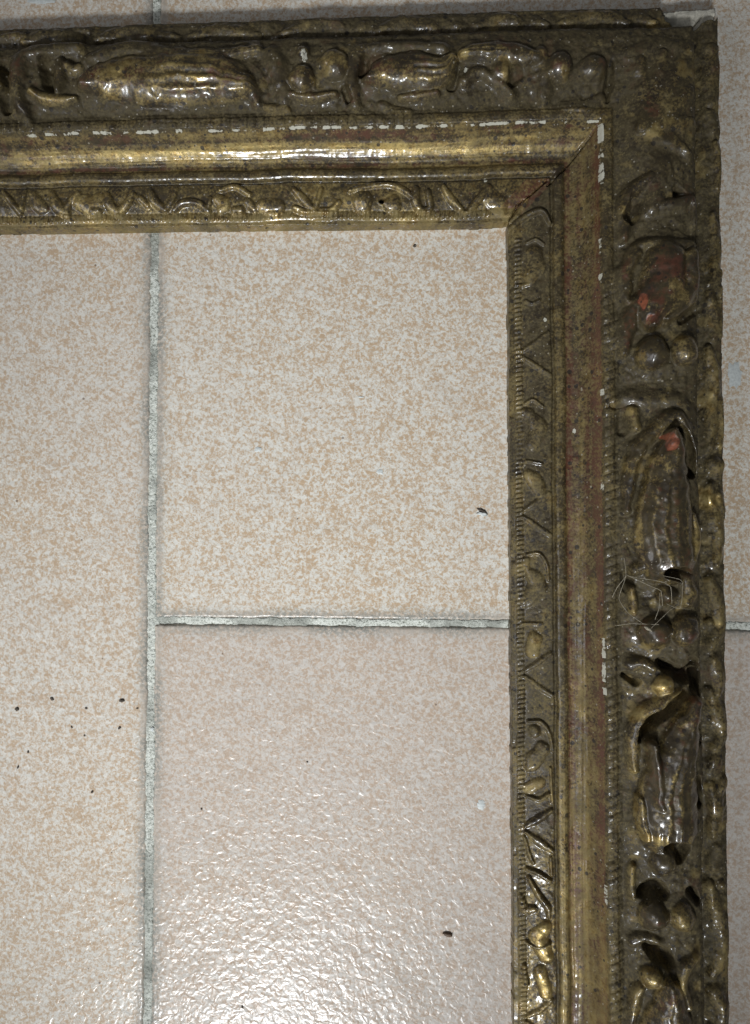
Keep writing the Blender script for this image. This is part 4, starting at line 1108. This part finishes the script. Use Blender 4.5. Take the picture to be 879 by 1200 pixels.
for i, ((cx_, cy_), r_, lb) in enumerate(crumbs):
    r_ *= 0.85
    blob('dirt_crumb', cx_, cy_, -0.15, r_, r_ * (0.6 + 0.3 * (i % 3) / 2), r_ * 0.5, 0.7 * i, CRUMB, 200 + i, label=lb, category='crumb', group='dirt crumbs scattered on the tiles')
bx_, by_ = (17.07, -171.77)
blob('seed_husk', bx_, by_, -0.1, 2.0, 0.85, 0.7, -0.2, BROWN, 300, label='grey brown oval husk lying low on the lower right tile', category='husk')
fx_, fy_ = (32.44, 4.03)
blob('plaster_flake', fx_, fy_, -0.1, 1.9, 0.9, 0.6, -0.15, WHITE, 301, rough=0.4, label='white plaster flake with dark edge beside the side rail', category='flake')
fx_, fy_ = (32.09, 5.47)
blob('dirt_crumb', fx_, fy_, -0.1, 1.7, 0.5, 0.5, -0.35, CRUMB, 302, rough=0.4, label='black sliver of dirt along the upper side of the white flake', category='crumb', group='dirt crumbs scattered on the tiles')


def paint_spot(px, py, r0, sx, sy, seed, parent_tile):
    rnd = random.Random(seed)
    n = 22
    ring = []
    for i in range(n):
        a = 2 * math.pi * i / n
        k = r0 * (0.65 + 0.6 * rnd.random())
        ring.append((k * sx * math.cos(a), k * sy * math.sin(a)))
    vs = [(0, 0, 0.14)] + [(a * 0.6, b * 0.6, 0.12) for a, b in ring] + [(a, b, -0.06) for a, b in ring]
    fs = [(0, 1 + i, 1 + (i + 1) % n, 0) for i in range(n)]
    tri = np.array([(0, 1 + i, 1 + (i + 1) % n) for i in range(n)])
    quad = np.array([(1 + i, 1 + n + i, 1 + n + (i + 1) % n) for i in range(n)] + [(1 + i, 1 + n + (i + 1) % n, 1 + (i + 1) % n) for i in range(n)])
    me = mesh_from('paint_spot', np.array(vs) * MM, np.concatenate([tri, quad]), WHITE)
    o = link('paint_spot', me, parent_tile)
    M = Vector((px * MM, py * MM, 0.06 * MM)) - parent_tile.location
    M.rotate(parent_tile.rotation_euler.to_matrix().inverted())
    o.location = M
    return o


def tile_at(px, py):
    c, s_ = math.cos(-FLOOR_ROT), math.sin(-FLOOR_ROT)
    best, bd = None, 1e9
    for o in floor.children:
        lx, ly = px - o.location.x * 1000, py - o.location.y * 1000
        a, b = lx * c - ly * s_, lx * s_ + ly * c
        d = max(abs(a), abs(b))
        if d < bd:
            best, bd = o, d
    return best


for i, ((a, b), r_, sx, sy) in enumerate([((-62.06, 31.74), 1.3, 1.2, .8), ((-10.55, 21.93), 1.2, 1.2, .9), ((31.28, -117.71), 1.9, .9, 1.1), ((-162.94, 128.05), 1.0, 1, 1),
                                         ((138.0, 61.1), 4.2, .8, 1.5), ((-108.0, -87.05), .9, 1, 1), ((-18.36, 53.83), .8, 1.6, .5), ((-155.58, 227.08), 3.2, 1.8, .5), ((125.54, 212.16), 0.7, 1, 1)]):
    if i == 8:
        continue
    paint_spot(a, b, r_, sx, sy, 400 + i, tile_at(a, b))


# ---- the dried long-legged spider on the berries
def tube(name, pts, rad, mat, parent):
    c = bpy.data.curves.new(name, 'CURVE')
    c.dimensions = '3D'
    c.bevel_depth = rad * MM
    c.bevel_resolution = 2
    sp = c.splines.new('POLY')
    pts = [tuple(q_) for q_ in catmull([pts[0]] + [tuple(0.82 * a_ + 0.18 * b_ for a_, b_ in zip(p1, p0)) if k_ == 0 else tuple(0.82 * a_ + 0.18 * b_ for a_, b_ in zip(p1, p2)) for p0, p1, p2 in zip(pts, pts[1:], pts[2:]) for k_ in (0, 1)] + [pts[-1]], 5)]
    sp.points.add(len(pts) - 1)
    for p_, co_ in zip(sp.points, pts):
        p_.co = (*[v * MM for v in co_], 1)
    tmp = bpy.data.objects.new(name, c)
    COL.objects.link(tmp)
    dg = bpy.context.evaluated_depsgraph_get()
    me = bpy.data.meshes.new_from_object(tmp.evaluated_get(dg))
    bpy.data.objects.remove(tmp)
    me.materials.clear()
    me.materials.append(mat)
    for p_ in me.polygons:
        p_.use_smooth = True
    o = link(name, me, parent)
    o.location = -Vector(parent.location)
    return o


spider = bpy.data.objects.new('dead_spider', None)
COL.objects.link(spider)
sx_, sy_ = (96.91, -26.61)
spider.location = (sx_ * MM, sy_ * MM, 0.0295)
spider['label'] = 'dried pale spider with long bent legs over the side rail berries'
spider['category'] = 'spider'
LEGS = [
    [(99.44, -31.05), (103.87, -32.79), (104.93, -21.86), (97.95, -20.3)],
    [(101.36, -31.05), (100.13, -24.34), (97.3, -22.41), (86.55, -20.72)],
    [(97.52, -31.6), (96.63, -25.7), (93.45, -24.41), (84.97, -20.07)],
    [(95.85, -38.69), (86.66, -38.77), (81.45, -39.98)],
    [(92.34, -40.5), (99.73, -33.11), (105.2, -30.41)],
    [(91.06, -39.02), (85.11, -34.59), (82.18, -29.32), (84.92, -20.46), (84.35, -13.7)],
    [(84.92, -20.46), (82.16, -25.19), (80.71, -29.27)],
    [(94.29, -36.64), (95.61, -32.35), (96.3, -26.67)],
]
LZ = [[36, 38.5, 38, 36.5], [36, 39, 39, 33], [37, 38.5, 38, 33.5], [37.5, 33.5, 30.5], [38, 38.6, 36], [37, 34, 32, 33.5, 33], [33.5, 30.5, 28.5], [38.2, 39, 38]]
for L, Z_ in zip(LEGS, LZ):
    tube('leg', [(a, b, c) for (a, b), c in zip(L, [v_ - 6.5 for v_ in Z_])], 0.10, THREAD, spider)
b_ = blob('body', 0, 0, 0, 1.6, 0.7, 0.6, -0.5, THREAD, 500, parent=spider)
bx_, by_ = (91.71, -40.18)
b_.location = (bx_ * MM - spider.location.x, by_ * MM - spider.location.y, 0.0317 - spider.location.z)
print('objects', len(scene.objects))
